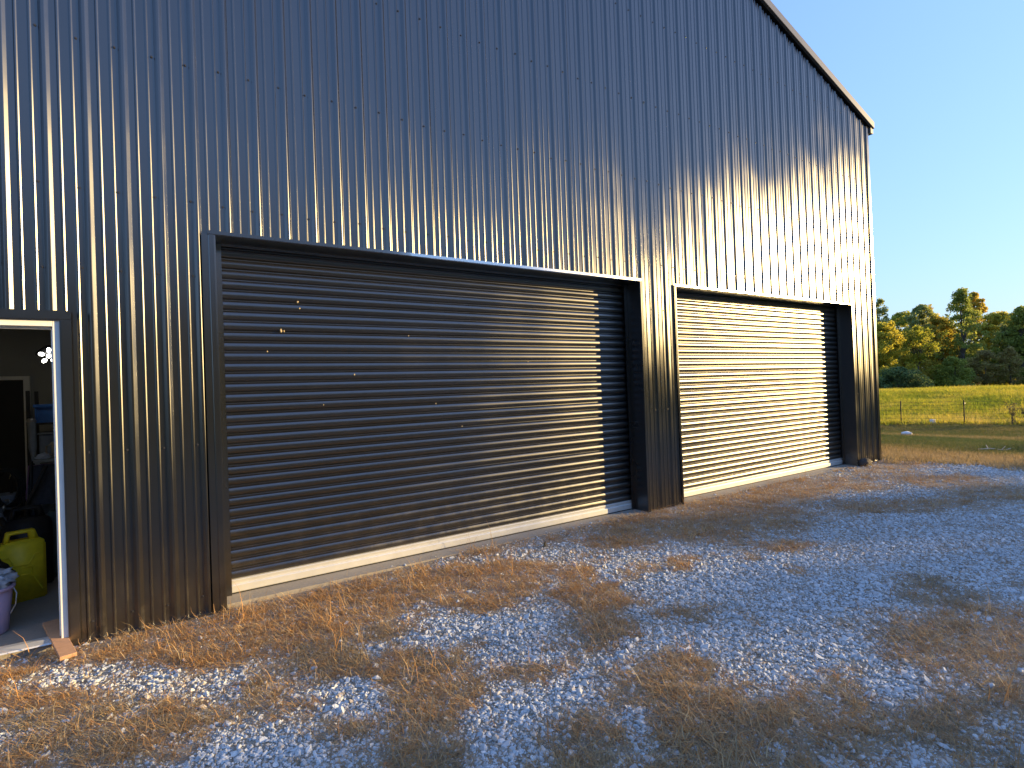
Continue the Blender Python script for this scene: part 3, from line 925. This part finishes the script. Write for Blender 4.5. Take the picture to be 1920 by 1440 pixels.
# ------------------------------------------------------------------ gravel and grass (nobody could count them)
GR = [(2.78, -2.92, .4, -.3, .5, .31), (1.34, -1.83, .46, -.35, .17, .29), (1.01, -2.59, .16, -.11, .22, .34), (2.87, -3.6, .23, -.17, .29, .11), (.3, -1.83, .15, -.11, .06, .24), (-.24, -1.92, .29, -.21, .02, .21), (3.51, -1.88, .86, -.68, .56, .42), (5.58, -2.59, .75, -.62, .95, .36), (11.27, -1.61, .71, -.73, .75, .21), (3.74, -2.8, .43, -.33, .4, .2), (7.76, -1.38, .5, -.46, .43, .18), (5.56, -3.17, .3, -.25, .67, .19), (7.15, -2.43, .51, -.44, .56, .18), (-.7, -.81, .45, -.34, -.01, .2), (1.91, -2.35, .12, -.09, .12, .13), (1.44, -2.54, .17, -.13, .1, .13), (1.43, -3.05, .08, -.06, .15, .14), (2.9, -.61, .46, -.38, .16, .2), (1.92, -.13, .21, -.17, .08, .15), (2.75, -4.05, .12, -.08, .19, .05)]
DG = [(1.99, -3.3, .34, -.25, .36, .23), (3.66, -3.58, .38, -.29, .67, .21), (3.0, -3.93, .25, -.18, .63, .18), (.7, -2.06, .24, -.17, .17, .41), (-.98, -1.25, .31, -.23, -.05, .36), (.78, -1.21, .19, -.14, .05, .15), (1.97, -2.07, .26, -.2, .15, .17), (1.99, -2.88, .22, -.16, .27, .22), (2.17, -3.58, .26, -.19, .24, .12), (.43, -2.51, .17, -.12, .05, .14), (2.56, -3.49, .13, -.1, .15, .07), (1.17, -2.95, .14, -.1, .1, .12), (.37, -1.37, .17, -.13, .05, .21), (2.81, -2.5, .21, -.16, .13, .1), (4.34, -3.14, .24, -.19, .29, .11), (1.65, -2.76, .21, -.16, .11, .11), (-.48, -1.45, .22, -.16, .0, .15), (1.34, -2.32, .15, -.11, .07, .1)]
RU = [(.21, -.32, .63, -.49, .08, .51), (1.02, -.24, .58, -.46, .15, .45), (2.06, -.9, .45, -.36, .21, .33), (2.41, -1.77, .3, -.23, .18, .19), (5.35, -.49, .69, -.61, .76, .57), (7.56, -.69, .64, -.6, .67, .35), (7.54, -1.85, .65, -.59, .52, .2), (3.25, -1.5, .15, -.12, .13, .12), (4.74, -1.9, .16, -.13, .16, .09), (4.27, -.73, .41, -.35, .34, .3), (9.73, -1.59, .47, -.46, .5, .16), (1.55, -1.23, .27, -.21, .07, .13), (-.57, -.49, .4, -.3, -.0, .24), (-1.14, -.78, .19, -.14, -.03, .19), (9.01, -2.3, .42, -.39, .57, .16), (4.1, -2.36, .12, -.1, .12, .07), (10.68, -.66, .35, -.36, .63, .24), (4.17, -1.86, .11, -.09, .14, .09)]
_pg = np.random.default_rng(3).permutation(512)
def vnoise(x, y, s):
    x = x * s + 100.3; y = y * s + 57.7
    xi = np.floor(x).astype(int); yi = np.floor(y).astype(int); fx_ = x - xi; fy_ = y - yi
    fx_ = fx_ * fx_ * (3 - 2 * fx_); fy_ = fy_ * fy_ * (3 - 2 * fy_)
    h = lambda a, b: _pg[(_pg[a % 512] + b) % 512] / 511.
    return (h(xi, yi) * (1 - fx_) + h(xi + 1, yi) * fx_) * (1 - fy_) + (h(xi, yi + 1) * (1 - fx_) + h(xi + 1, yi + 1) * fx_) * fy_
def fbm(x, y, s): return (vnoise(x, y, s) + .5 * vnoise(x, y, s * 2.1) + .25 * vnoise(x, y, s * 4.3)) / 1.75
def blobs(L, x, y):
    out = np.zeros_like(x)
    for cx, cy, ax, ay, bx, by in L:
        det = ax * by - ay * bx
        dx, dy = x - cx, y - cy
        u = (dx * by - dy * bx) / det; v = (dy * ax - dx * ay) / det
        out = np.maximum(out, np.exp(-((u * u + v * v) ** 1.6) * .7))
    return out
def masks(x, y):
    wx = x + (fbm(x, y, 3.1) - .5) * .35; wy = y + (fbm(y, x, 2.7) - .5) * .35
    g = blobs(GR, wx, wy); d_ = blobs(DG, wx, wy); r_ = blobs(RU, wx, wy)
    n1 = fbm(x + 31, y, 1.1); n2 = fbm(x, y + 17, 5.0); n3 = fbm(x + 7, y + 3, 15.0)
    inframe = sstep(0, 1, (x + 2.2)) * 1.0
    grass = .42 + .6 * (n1 - .5) + .8 * (n2 - .5) + .8 * (n3 - .5) + .5 * np.maximum(d_, r_) - .55 * g
    grass = np.clip(grass + .32 * sstep(-1.5, -.35, y) * sstep(9, 6, x), 0, 1)
    n4 = fbm(x + 50, y + 9, 2.6)
    clump = sstep(.60, .70, n4) * sstep(-3.2, -2.2, y - .12 * x)
    grass = np.clip(grass + .6 * clump, 0, 1)
    rust = np.clip(.9 * clump + 1.15 * r_ + .9 * sstep(-1.5, -.3, y) * (1 - d_) - .6 * d_ + .35 * (n1 - .5), 0, 1)
    return grass, rust, g

def yz(x, y): return np.where(y > .010, np.maximum(gz(x, y), SLAB), gz(x, y))
def points_object(name, pos, rot, scl, idx, tone, hue, protos, mat, label, cat):
    me = bpy.data.meshes.new(name)
    me.vertices.add(len(pos)); me.vertices.foreach_set('co', pos.astype(np.float32).reshape(-1))
    for nm, typ, arr, key in (('rot', 'FLOAT_VECTOR', rot, 'vector'), ('scl', 'FLOAT_VECTOR', scl, 'vector'), ('idx', 'INT', idx, 'value'), ('tone', 'FLOAT', tone, 'value'), ('hue', 'FLOAT', hue, 'value')):
        a = me.attributes.new(nm, typ, 'POINT'); a.data.foreach_set(key, np.ascontiguousarray(arr).reshape(-1))
    me.materials.append(mat)
    o = bpy.data.objects.new(name, me); COL.objects.link(o)
    tag(o, label, cat, kind='stuff')
    pc = bpy.data.collections.new(name + "_pieces")
    for i, pm in enumerate(protos):
        pc.objects.link(bpy.data.objects.new("%s_piece_%02d" % (name, i), pm))
    ng = bpy.data.node_groups.new(name + "_scatter", 'GeometryNodeTree')
    ng.interface.new_socket("Geometry", in_out='INPUT', socket_type='NodeSocketGeometry')
    ng.interface.new_socket("Geometry", in_out='OUTPUT', socket_type='NodeSocketGeometry')
    N = ng.nodes; Lk = ng.links
    gi = N.new('NodeGroupInput'); go = N.new('NodeGroupOutput')
    ci = N.new('GeometryNodeCollectionInfo'); ci.inputs['Collection'].default_value = pc
    ci.inputs['Separate Children'].default_value = True; ci.inputs['Reset Children'].default_value = True
    ip = N.new('GeometryNodeInstanceOnPoints'); ip.inputs['Pick Instance'].default_value = True
    def na(nm, dt):
        x = N.new('GeometryNodeInputNamedAttribute'); x.data_type = dt; x.inputs['Name'].default_value = nm
        return x.outputs['Attribute']
    Lk.new(gi.outputs[0], ip.inputs['Points']); Lk.new(ci.outputs[0], ip.inputs['Instance'])
    Lk.new(na('idx', 'INT'), ip.inputs['Instance Index'])
    er = N.new('FunctionNodeEulerToRotation'); Lk.new(na('rot', 'FLOAT_VECTOR'), er.inputs[0])
    Lk.new(er.outputs[0], ip.inputs['Rotation']); Lk.new(na('scl', 'FLOAT_VECTOR'), ip.inputs['Scale'])
    Lk.new(ip.outputs[0], go.inputs[0])
    md = o.modifiers.new("scatter", 'NODES'); md.node_group = ng
    return o

def stone_proto(i):
    bm = bmesh.new()
    for k in range(15):
        v = Vector((rnd.gauss(0, 1), rnd.gauss(0, 1), rnd.gauss(0, 1))).normalized()
        bm.verts.new((v.x * rnd.uniform(.42, .56), v.y * rnd.uniform(.32, .44), v.z * rnd.uniform(.22, .32)))
    bmesh.ops.convex_hull(bm, input=list(bm.verts))
    for v in [v for v in bm.verts if not v.link_faces]: bm.verts.remove(v)
    me = bpy.data.meshes.new("stone_%d" % i); bm.to_mesh(me); bm.free()
    me.materials.append(M_stone)
    return me
def tuft_proto(i, nb, lmin, lmax, width, lean0, lean1, mat, spread, curl):
    vs_ = []; fs_ = []; lf = []
    for b in range(nb):
        az = rnd.uniform(0, 2 * math.pi); L_ = rnd.uniform(lmin, lmax); ln = R(rnd.uniform(lean0, lean1))
        bx, by = rnd.gauss(0, spread), rnd.gauss(0, spread)
        dh = Vector((math.cos(az), math.sin(az), 0)); sd_ = Vector((-math.sin(az), math.cos(az), 0))
        p = Vector((bx, by, 0)); k0 = len(vs_)
        az2 = rnd.uniform(-curl, curl)
        w_ = width * rnd.uniform(.7, 1.4)
        for s in range(4):
            ww = w_ * (1 - s / 3.3)
            vs_ += [p + sd_ * ww / 2, p - sd_ * ww / 2]
            a = ln + s * R(rnd.uniform(5, 28))
            dd = Matrix.Rotation(az2 * s, 3, 'Z') @ dh
            p = p + (dd * math.sin(a) + Vector((0, 0, 1)) * math.cos(a)) * L_ / 3
            if p.z < .004: p.z = .004
        t = rnd.random()
        for s in range(3):
            fs_.append((k0 + 2 * s, k0 + 2 * s + 1, k0 + 2 * s + 3, k0 + 2 * s + 2)); lf.append(t)
    me = bpy.data.meshes.new("tuft_%d" % i)
    me.from_pydata([tuple(v) for v in vs_], [], fs_)
    a = me.attributes.new('leaf', 'FLOAT', 'FACE'); a.data.foreach_set('value', lf)
    me.polygons.foreach_set('use_smooth', [True] * len(fs_))
    me.materials.append(mat)
    return me

def yard_points(n, dens):
    """random points over the yard, thinned out with distance from the walk along the front"""
    out = []
    x = rng.uniform(-3.2, 14.5, n); y = rng.uniform(-6.2, .2, n)
    dist = np.hypot(x + .46, y + 4.95)
    keep = rng.random(n) < np.clip(dens / np.maximum(dist, 2.2) ** 1.15, 0, 1)
    fr = (y > -.46 * x - 4.6) | (x > 0)             # the strip behind the photographer's feet stays bare
    keep &= fr & (y > -5.3 - .03 * x)
    ok = (y < -.03)
    for (a, b) in ((D1[0], D1[1]), (D2[0], D2[1])):   # a little of it has strayed on to the slab
        ok |= (x > a + .03) & (x < b - .03) & (y < .19) & (rng.random(n) < .5 * np.clip((.2 - y) / .25, 0, 1) ** 2 * sstep(.5, 3, x))
    keep &= ok
    return x[keep], y[keep]

# crushed stone
x, y = yard_points(820000, 3.4)
g, ru, gg = masks(x, y)
edge_lawn = sstep(11.6, 12.9, x + (-1.6 - y) * -.35)
pr = np.clip((1 - g) * 1.4, .34, 1) * (1 - edge_lawn) * np.clip(1 - .45 * ru, 0, 1)
strip = np.exp(-((x + y * .9 - 10.2) / 1.0) ** 2) * sstep(-.4, -1.2, y)
pr = np.maximum(pr, strip)
k_ = rng.random(len(x)) < pr
x, y, g, gg = x[k_], y[k_], g[k_], gg[k_]
n_ = len(x)
dist = np.hypot(x + .46, y + 4.95)
size = np.exp(rng.normal(math.log(.0160), .50, n_)) * np.clip(.86 + dist * .045, 1, 1.5)
size = np.clip(size, .008, .058) * np.where(rng.random(n_) < g * .8, .62, 1.0)
pos = np.stack([x, y, yz(x, y) + size * rng.uniform(-.10, .12, n_) + .003 * gg], -1)
rot = np.stack([rng.normal(0, .35, n_), rng.normal(0, .35, n_), rng.uniform(0, 6.28, n_)], -1)
scl = np.stack([size * rng.uniform(.85, 1.2, n_), size * rng.uniform(.85, 1.2, n_), size * rng.uniform(.8, 1.25, n_)], -1)
points_object("gravel", pos, rot, scl, rng.integers(0, 9, n_).astype(np.int32), np.clip(rng.normal(.52, .2, n_), 0, 1).astype(np.float32), rng.random(n_).astype(np.float32),
              [stone_proto(i) for i in range(9)], M_stone, "pale crushed stone strewn over the yard in front of the barn", "gravel")
print("stones", n_)

# dormant grass in the yard
x, y = yard_points(120000, 3.2)
g, ru, gg = masks(x, y)
k_ = rng.random(len(x)) < np.clip((g - .18) * 1.7, .05, 1)
x, y, g, ru = x[k_], y[k_], g[k_], ru[k_]
n_ = len(x)
tone = np.where(rng.random(n_) < ru * 1.15, rng.normal(.68, .15, n_), rng.normal(.36, .2, n_))
tone = np.where(rng.random(n_) < .17, rng.normal(.85, .1, n_), tone)
tone = np.clip(tone + (fbm(x, y, 2.2) - .5) * .25, 0, 1)
s_ = rng.uniform(.6, 1.25, n_) * (.55 + .55 * g)
pos = np.stack([x, y, yz(x, y) + .001], -1)
rot = np.stack([rng.normal(0, .12, n_), rng.normal(0, .12, n_), rng.uniform(0, 6.28, n_)], -1)
points_object("dry_grass", pos, rot, np.stack([s_, s_, s_ * rng.uniform(.7, 1.3, n_)], -1), np.where(rng.random(n_) < .018, 8, rng.integers(0, 8, n_)).astype(np.int32), tone.astype(np.float32), rng.random(n_).astype(np.float32),
              [tuft_proto(i, 19, .03, .09, .0030, 40, 84, M_dry, .036, .7) for i in range(6)] + [tuft_proto(6 + i, 9, .07, .18, .0032, 45, 86, M_dry, .04, .8) for i in range(2)] + [tuft_proto(8, 4, .13, .24, .0034, 8, 40, M_dry, .02, .3)],
              M_dry, "dormant brown and rust grass creeping between the stones", "dry grass")
print("tufts", n_)

# lawn beyond the gravel
n0 = 60000
x = rng.uniform(10.8, 27.5, n0); y = rng.uniform(-4.5, 9.5, n0)
el = sstep(11.2, 12.4, x + (-1.6 - y) * -.35 + (fbm(x, y, 1.5) - .5))
k_ = (rng.random(n0) < el * np.clip(14 / x, .3, 1)) & ((y < -.05) | (x > XR + .12)) & (x + (y - 4.5) * .55 < 26.6)
x, y = x[k_], y[k_]; n_ = len(x)
band = fbm(x * .5 + y * .25, y * .2, .9)
tone = np.clip(.15 + .8 * sstep(14.8, 12.2, x) + (band - .5) * 1.1 + rng.normal(0, .12, n_), 0, 1)
tone = np.where(x > 19.5, np.clip(tone + .3, 0, 1), tone)
s_ = rng.uniform(.6, 1.2, n_)
points_object("lawn_grass", np.stack([x, y, gz(x, y)], -1), np.stack([0 * x, 0 * x, rng.uniform(0, 6.28, n_)], -1), np.stack([s_, s_, s_], -1), rng.integers(0, 5, n_).astype(np.int32), tone.astype(np.float32), rng.random(n_).astype(np.float32),
              [tuft_proto(20 + i, 22, .05, .13, .006, 5, 50, M_lawnb, .05, .3) for i in range(5)], M_lawnb, "short patchy lawn between the gravel and the wire fence", "grass")
# meadow on the hill
n0 = 34000
x = rng.uniform(24.5, 50, n0); y = rng.uniform(-6, 19, n0)
k_ = (x + (y - 4.5) * .55 > 26.2) & (rng.random(n0) < np.clip(30 / x, .3, 1))
x, y = x[k_], y[k_]; n_ = len(x)
band = fbm(x * .4, y * .9, .5)
tone = np.clip(.5 + (band - .5) * 1.5 + rng.normal(0, .15, n_), 0, 1)
s_ = rng.uniform(.5, 1.25, n_) * (.7 + .7 * fbm(x, y, .8))
points_object("meadow_grass", np.stack([x, y, gz(x, y)], -1), np.stack([0 * x, 0 * x, rng.uniform(0, 6.28, n_)], -1), np.stack([s_ * 1.5, s_ * 1.5, s_], -1), rng.integers(0, 5, n_).astype(np.int32), tone.astype(np.float32), rng.random(n_).astype(np.float32),
              [tuft_proto(30 + i, 26, .10, .30, .012, 5, 45, M_meadow, .10, .3) for i in range(5)], M_meadow, "long yellow green meadow grass on the hill behind the fence", "grass")

# ------------------------------------------------------------------ fence
fence = empty("wire_fence", (26.4, 4.4, float(gz(26.4, 4.4))), "sagging wire fence on thin steel posts at the foot of the hill", "fence")
fd = Vector((1.05, -1.84, 0)).normalized()
F0 = Vector((25.88, 5.33, 0))
posts = [F0 + fd * 2.12 * i for i in range(-3, 4)]
for i, p in enumerate(posts):
    z = float(gz(p.x, p.y)); mb = MB()
    lean = rnd.uniform(-.03, .03)
    mb.box(p.x - .022, p.x + .022, p.y - .006, p.y + .006, z - .1, z + 1.02); mb.box(p.x - .005, p.x + .005, p.y - .03, p.y - .0062, z - .1, z + 1.02)
    if i == 4: mb.box(p.x - .02, p.x + .16, p.y - .02, p.y + .02, z + .86, z + .91)
    mb.build("post", M_dark, fence)
for hgt in (.12, .30, .48, .66, .84, .98):
    mb = MB(); pts = []
    for a, b in zip(posts[:-1], posts[1:]):
        for t in (0, .25, .5, .75):
            q = a.lerp(b, t); pts.append((q.x, q.y, float(gz(q.x, q.y)) + hgt - .03 * math.sin(t * math.pi)))
    mb.tube(pts, .004, 4, False); mb.build("wire", M_dark, fence)
mb = MB()
q = posts[0].copy()
tot = (posts[-1] - posts[0]).length
nst = int(tot / .15)
for i in range(nst):
    q = posts[0] + fd * .15 * i; z = float(gz(q.x, q.y))
    mb.tube([(q.x, q.y, z + .08), (q.x, q.y, z + .97)], .0025, 3, False)
st_ = mb.build("wire_stays", M_dark, fence); st_["kind"] = "stuff"

# ------------------------------------------------------------------ trees
def leaf_cloud(centres, per, rad, lsize, flat=.8):
    C_ = np.repeat(centres, per, 0); n_ = len(C_)
    rr = np.repeat(rad, per)
    g_ = rng.normal(0, 1, (n_, 3)); g_ /= np.linalg.norm(g_, axis=1)[:, None]
    g_ *= (rng.random(n_) ** .45 * rr)[:, None]; g_[:, 2] *= flat
    c = C_ + g_
    nrm = rng.normal(0, 1, (n_, 3)) + np.array([0, 0, .5]); nrm /= np.linalg.norm(nrm, axis=1)[:, None]
    t = np.cross(nrm, rng.normal(0, 1, (n_, 3))); t /= np.linalg.norm(t, axis=1)[:, None]
    b = np.cross(nrm, t)
    s = lsize * rng.uniform(.6, 1.35, n_)[:, None]
    V = np.stack([c - t * s, c - b * s * .55 + nrm * s * .15, c + t * s, c + b * s * .55 + nrm * s * .15], 1).reshape(-1, 3)
    tone = np.clip(np.repeat(rng.random(len(centres)), per) * .5 + rng.random(n_) * .5, 0, 1)
    return V, tone
def leaf_mesh(name, V, tone, mat, base):
    me = bpy.data.meshes.new(name)
    nf = len(V) // 4
    me.vertices.add(len(V)); me.vertices.foreach_set('co', (V - np.array(base)).astype(np.float32).reshape(-1))
    me.loops.add(nf * 4); me.polygons.add(nf)
    me.loops.foreach_set('vertex_index', np.arange(nf * 4, dtype=np.int32))
    me.polygons.foreach_set('loop_start', np.arange(0, nf * 4, 4, dtype=np.int32))
    a = me.attributes.new('leaf', 'FLOAT', 'FACE'); a.data.foreach_set('value', tone.astype(np.float32))
    me.materials.append(mat); me.update(); me.validate()
    return me
def crown_centres(base, H, w, lo, n_, shape):
    """cluster centres filling an uneven crown between lo*H and H"""
    out = []; rad = []
    ph = rnd.uniform(0, 6)
    while len(out) < n_:
        t = rnd.random() ** .9; a = rnd.uniform(0, 2 * math.pi)
        if shape == 'round': env = math.sin(math.pi * min(1, .12 + t * .86)) ** .7
        elif shape == 'tall': env = (1 - t) ** .55 * (.55 + .45 * min(1, t * 5))
        else: env = .6 + .4 * math.sin(t * 6 + ph)
        env *= 1 + .28 * math.sin(a * 2 + ph) + .18 * math.sin(a * 3 + t * 7 + ph)
        r = w * env * math.sqrt(rnd.random())
        out.append((base[0] + r * math.cos(a), base[1] + r * math.sin(a), base[2] + H * (lo + (1 - lo) * t)))
        rad.append(rnd.uniform(.09, .2) * w * (1 - .45 * t) + .22)
    return np.array(out), np.array(rad)
def trunk_mb(base, H, r0, centres, nl, lean):
    mb = MB()
    bend = Vector((rnd.uniform(-lean, lean), rnd.uniform(-lean, lean), 0))
    pts = [Vector(base) + bend * (t * t) + Vector((0, 0, H * t - (.15 if t == 0 else 0))) for t in (0, .2, .4, .6, .8, .93)]
    mb.tube(pts, [r0, r0 * .82, r0 * .64, r0 * .45, r0 * .24, r0 * .08], 8)
    lim = MB()
    idx = rnd.sample(range(len(centres)), min(nl, len(centres)))
    for i in idx:
        c = Vector(centres[i]); hz = (c.z - base[2]) * rnd.uniform(.55, .8)
        t = max(.15, min(.85, hz / H)); s = Vector(base) + bend * t * t + Vector((0, 0, H * t))
        mid = s.lerp(c, .55) + Vector((0, 0, -.05 * (c - s).length))
        lim.tube([s, mid, c], [r0 * .32 * (1 - t * .5), r0 * .2 * (1 - t * .5), r0 * .05], 5, False)
    return mb, lim
def tree(name, label, cat, base, H, w, lo, ncl, per, ls, kind, shape, r0, nl=22, lean=.4, group=None):
    root = empty(name, base, label, cat, group)
    cen, rad = crown_centres(base, H, w, lo, ncl, shape)
    V, tone = leaf_cloud(cen, per, rad, ls)
    o = bpy.data.objects.new("crown", leaf_mesh("crown", V, tone, LEAF[kind], base)); o.parent = root; COL.objects.link(o)
    mb, lim = trunk_mb(base, H * .93, r0, cen, nl, lean)
    tr = mb.build("trunk", M_bark, root)
    lim.build("limbs", M_bark, root)
    return root
TG = "autumn trees along the edge of the wood"
def B(x, y): return (x, y, float(gz(x, y)) - .1)
tree("tall_tree", "tall thin grey green tree rising right beside the barn wall", "tree", B(68.9, 23.7), 11.0, 1.9, .45, 66, 41, 0.129, 'palegreen', 'tall', .16, 26, group=TG)
tree("yellow_tree", "bright yellow leafy tree next to the barn corner", "tree", B(64.6, 21.6), 8.0, 2.7, .12, 165, 96, 0.122, 'yellow', 'round', .16, group=TG)
tree("round_bush", "dark green rounded bush at the wood's foot by the barn", "bush", B(57.2, 17.6), 2.5, 2.3, .05, 121, 96, 0.099, 'darkgreen', 'round', .07, group=TG)
tree("broad_tree", "yellow green broad tree behind the bright yellow one", "tree", B(81.8, 26.4), 10.6, 4.0, .25, 187, 89, 0.144, 'yellowgreen', 'round', .2, group=TG)
tree("small_tree", "rust orange small tree just left of the bare dark trunk", "tree", B(69.9, 21.0), 6.3, 1.7, .12, 99, 70, 0.114, 'orange', 'tall', .09, group=TG)
tree("rounded_tree", "pale green tree with a rounded top above the yellow crowns", "tree", B(78.0, 23.0), 10.9, 2.0, .55, 93, 80, 0.129, 'palegreen', 'round', .17, group=TG)
tree("bare_tree", "nearly leafless slender tree with a twiggy pointed top", "tree", B(86.0, 24.9), 12.1, 1.5, .5, 48, 19, 0.114, 'orange', 'tall', .15, 44, group=TG)
tree("leaning_tree", "dark leaning trunk with a thin yellow green crown", "tree", B(67.6, 20.0), 7.4, 2.0, .5, 66, 54, 0.114, 'yellowgreen', 'round', .15, 20, 1.2, group=TG)
tree("orange_tree", "orange topped tree left of the tallest dark tree", "tree", B(77.6, 21.2), 9.2, 2.4, .3, 121, 80, 0.129, 'orange', 'round', .15, group=TG)
tree("great_tree", "largest dark green tree with an open crown above the rest", "tree", B(76.5, 18.6), 11.9, 2.4, .10, 165, 48, 0.129, 'green', 'column', .26, 34, group=TG)
tree("tinted_tree", "tall orange tinted tree top just right of the largest tree", "tree", B(93.7, 22.4), 13.6, 2.0, .55, 88, 64, 0.152, 'orange', 'tall', .2, 30, group=TG)
tree("golden_tree", "golden yellow tree between the largest and the right edge tree", "tree", B(88.4, 18.6), 9.9, 3.2, .3, 165, 89, 0.144, 'yellow', 'round', .2, group=TG)
tree("edge_tree", "dense dark green tree at the right edge of the picture", "tree", B(80.0, 14.3), 9.4, 2.7, .1, 165, 57, 0.129, 'green', 'tall', .22, group=TG)
tree("rusty_tree", "low rust brown tree in front of the golden one", "tree", B(74.3, 16.1), 4.5, 1.6, .2, 77, 70, 0.106, 'rust', 'round', .08, group=TG)
tree("sapling", "brown thin sapling at the right end of the wood's edge", "tree", B(75.1, 14.2), 4.8, 1.3, .2, 66, 41, 0.099, 'rust', 'tall', .06, 26, group=TG)
tree("shrub", "dull green shrub under the largest dark tree", "bush", B(69.7, 17.4), 3.8, 1.9, .08, 99, 73, 0.106, 'green', 'round', .07, group=TG)
tree("low_shrub", "yellow green low shrub below the orange topped tree", "bush", B(71.8, 19.4), 3.1, 1.7, .08, 77, 64, 0.099, 'yellowgreen', 'round', .06, group=TG)

def woodland(name, label, spots, kinds):
    """a far wood that reads as one mass"""
    VV = {k: [] for k in kinds}; TT = {k: [] for k in kinds}; trunks = MB()
    for (x, y, H, w) in spots:
        kk = rnd.choice(kinds); b = B(x, y)
        cen, rad = crown_centres(b, H, w, .1, 70, rnd.choice(('round', 'tall')))
        V, t = leaf_cloud(cen, 36, rad * 1.25, .20); VV[kk].append(V); TT[kk].append(t)
        tm, lm = trunk_mb(b, H * .9, .15, cen, 8, .4)
        trunks.add(tm.v, tm.f, True); trunks.add(lm.v, lm.f, True)
    allV = np.concatenate([np.concatenate(VV[k]) for k in kinds if VV[k]])
    allT = np.concatenate([np.concatenate(TT[k]) for k in kinds if VV[k]])
    base = (spots[0][0], spots[0][1], 0)
    me = leaf_mesh(name, allV, allT, LEAF[kinds[0]], base)
    mi = []
    for j, k_ in enumerate([k for k in kinds if VV[k]]):
        if j: me.materials.append(LEAF[k_])
        mi += [j] * sum(len(t) for t in TT[k_])
    me.polygons.foreach_set('material_index', mi)
    o = bpy.data.objects.new(name, me); o.location = base; COL.objects.link(o)
    tag(o, label, "woodland", kind='stuff')
    tr = trunks.build("trunks", M_bark, o); tr["kind"] = 'stuff'
    return o
sp = []
for i in range(64):
    t = i / 63
    x = 90 + rnd.uniform(-9, 14) - t * 4; y = -4 + 58 * t + rnd.uniform(-2, 2)
    sp.append((x, y, rnd.uniform(7.5, 9.8), rnd.uniform(2.2, 3.4)))
woodland("woodland", "mixed autumn wood filling in behind the trees of the far edge", sp, ['yellowgreen', 'yellowgreen', 'palegreen', 'yellow', 'orange', 'green'])
# the wood on the sunward side of the yard: its shadow lies over the foreground
rnd = random.Random(29)
sp = []
x = -34.
while x < 150:
    y = -31 + rnd.uniform(-3.5, 3.5)
    shade_y = float(np.interp(x - 56.4, [-1.5, 1, 4, 9, 14], [-1.15, -1.5, -1.95, -2.3, -2.8]))
    top = (shade_y - y) * math.tan(R(SUN_EL)) / math.sin(R(SUN_AZ)) - .1
    sp.append((x, y, top - float(B(x, y)[2]) + rnd.uniform(-.6, .3), rnd.uniform(2.4, 3.4)))
    x += rnd.uniform(1.5, 2.2)
woodland("woodland.001", "dark tree belt across the yard from the barn", sp, ['green', 'darkgreen', 'rust'])

# weeds by the fence
def weed(name, x, y, H, n_, label):
    z = float(gz(x, y)); root = empty(name, (x, y, z), label, "weed")
    st = MB(); cen = []
    for i in range(n_):
        a = rnd.uniform(0, 6.28); l = rnd.uniform(.05, .3) * H
        tip = (x + l * math.cos(a), y + l * math.sin(a), z + H * rnd.uniform(.6, 1))
        st.tube([(x + rnd.gauss(0, .06), y + rnd.gauss(0, .06), z - .03), (x + l * .3 * math.cos(a), y + l * .3 * math.sin(a), z + H * .45), tip], [.012, .009, .004], 5, False)
        for t in (.55, .7, .82, .92, 1): cen.append((x + l * t * math.cos(a), y + l * t * math.sin(a), z + (tip[2] - z) * t))
    st.build("stem", M_bark, root)
    V, tone = leaf_cloud(np.array(cen), 5, np.full(len(cen), .08), .03)
    o = bpy.data.objects.new("leaves", leaf_mesh("leaves", V, tone, M_weed, (x, y, z))); o.parent = root; COL.objects.link(o)
weed("tall_weed", 27.6, 2.15, 1.0, 6, "tall bare brown weed standing left of the bushy fence weeds")
weed("bushy_weed", 27.2, 1.6, .8, 12, "low bushy dark weed at the foot of the fence")
weed("twiggy_weed", 28.4, 1.35, 1.1, 6, "tall twiggy weed at the right end of the fence")
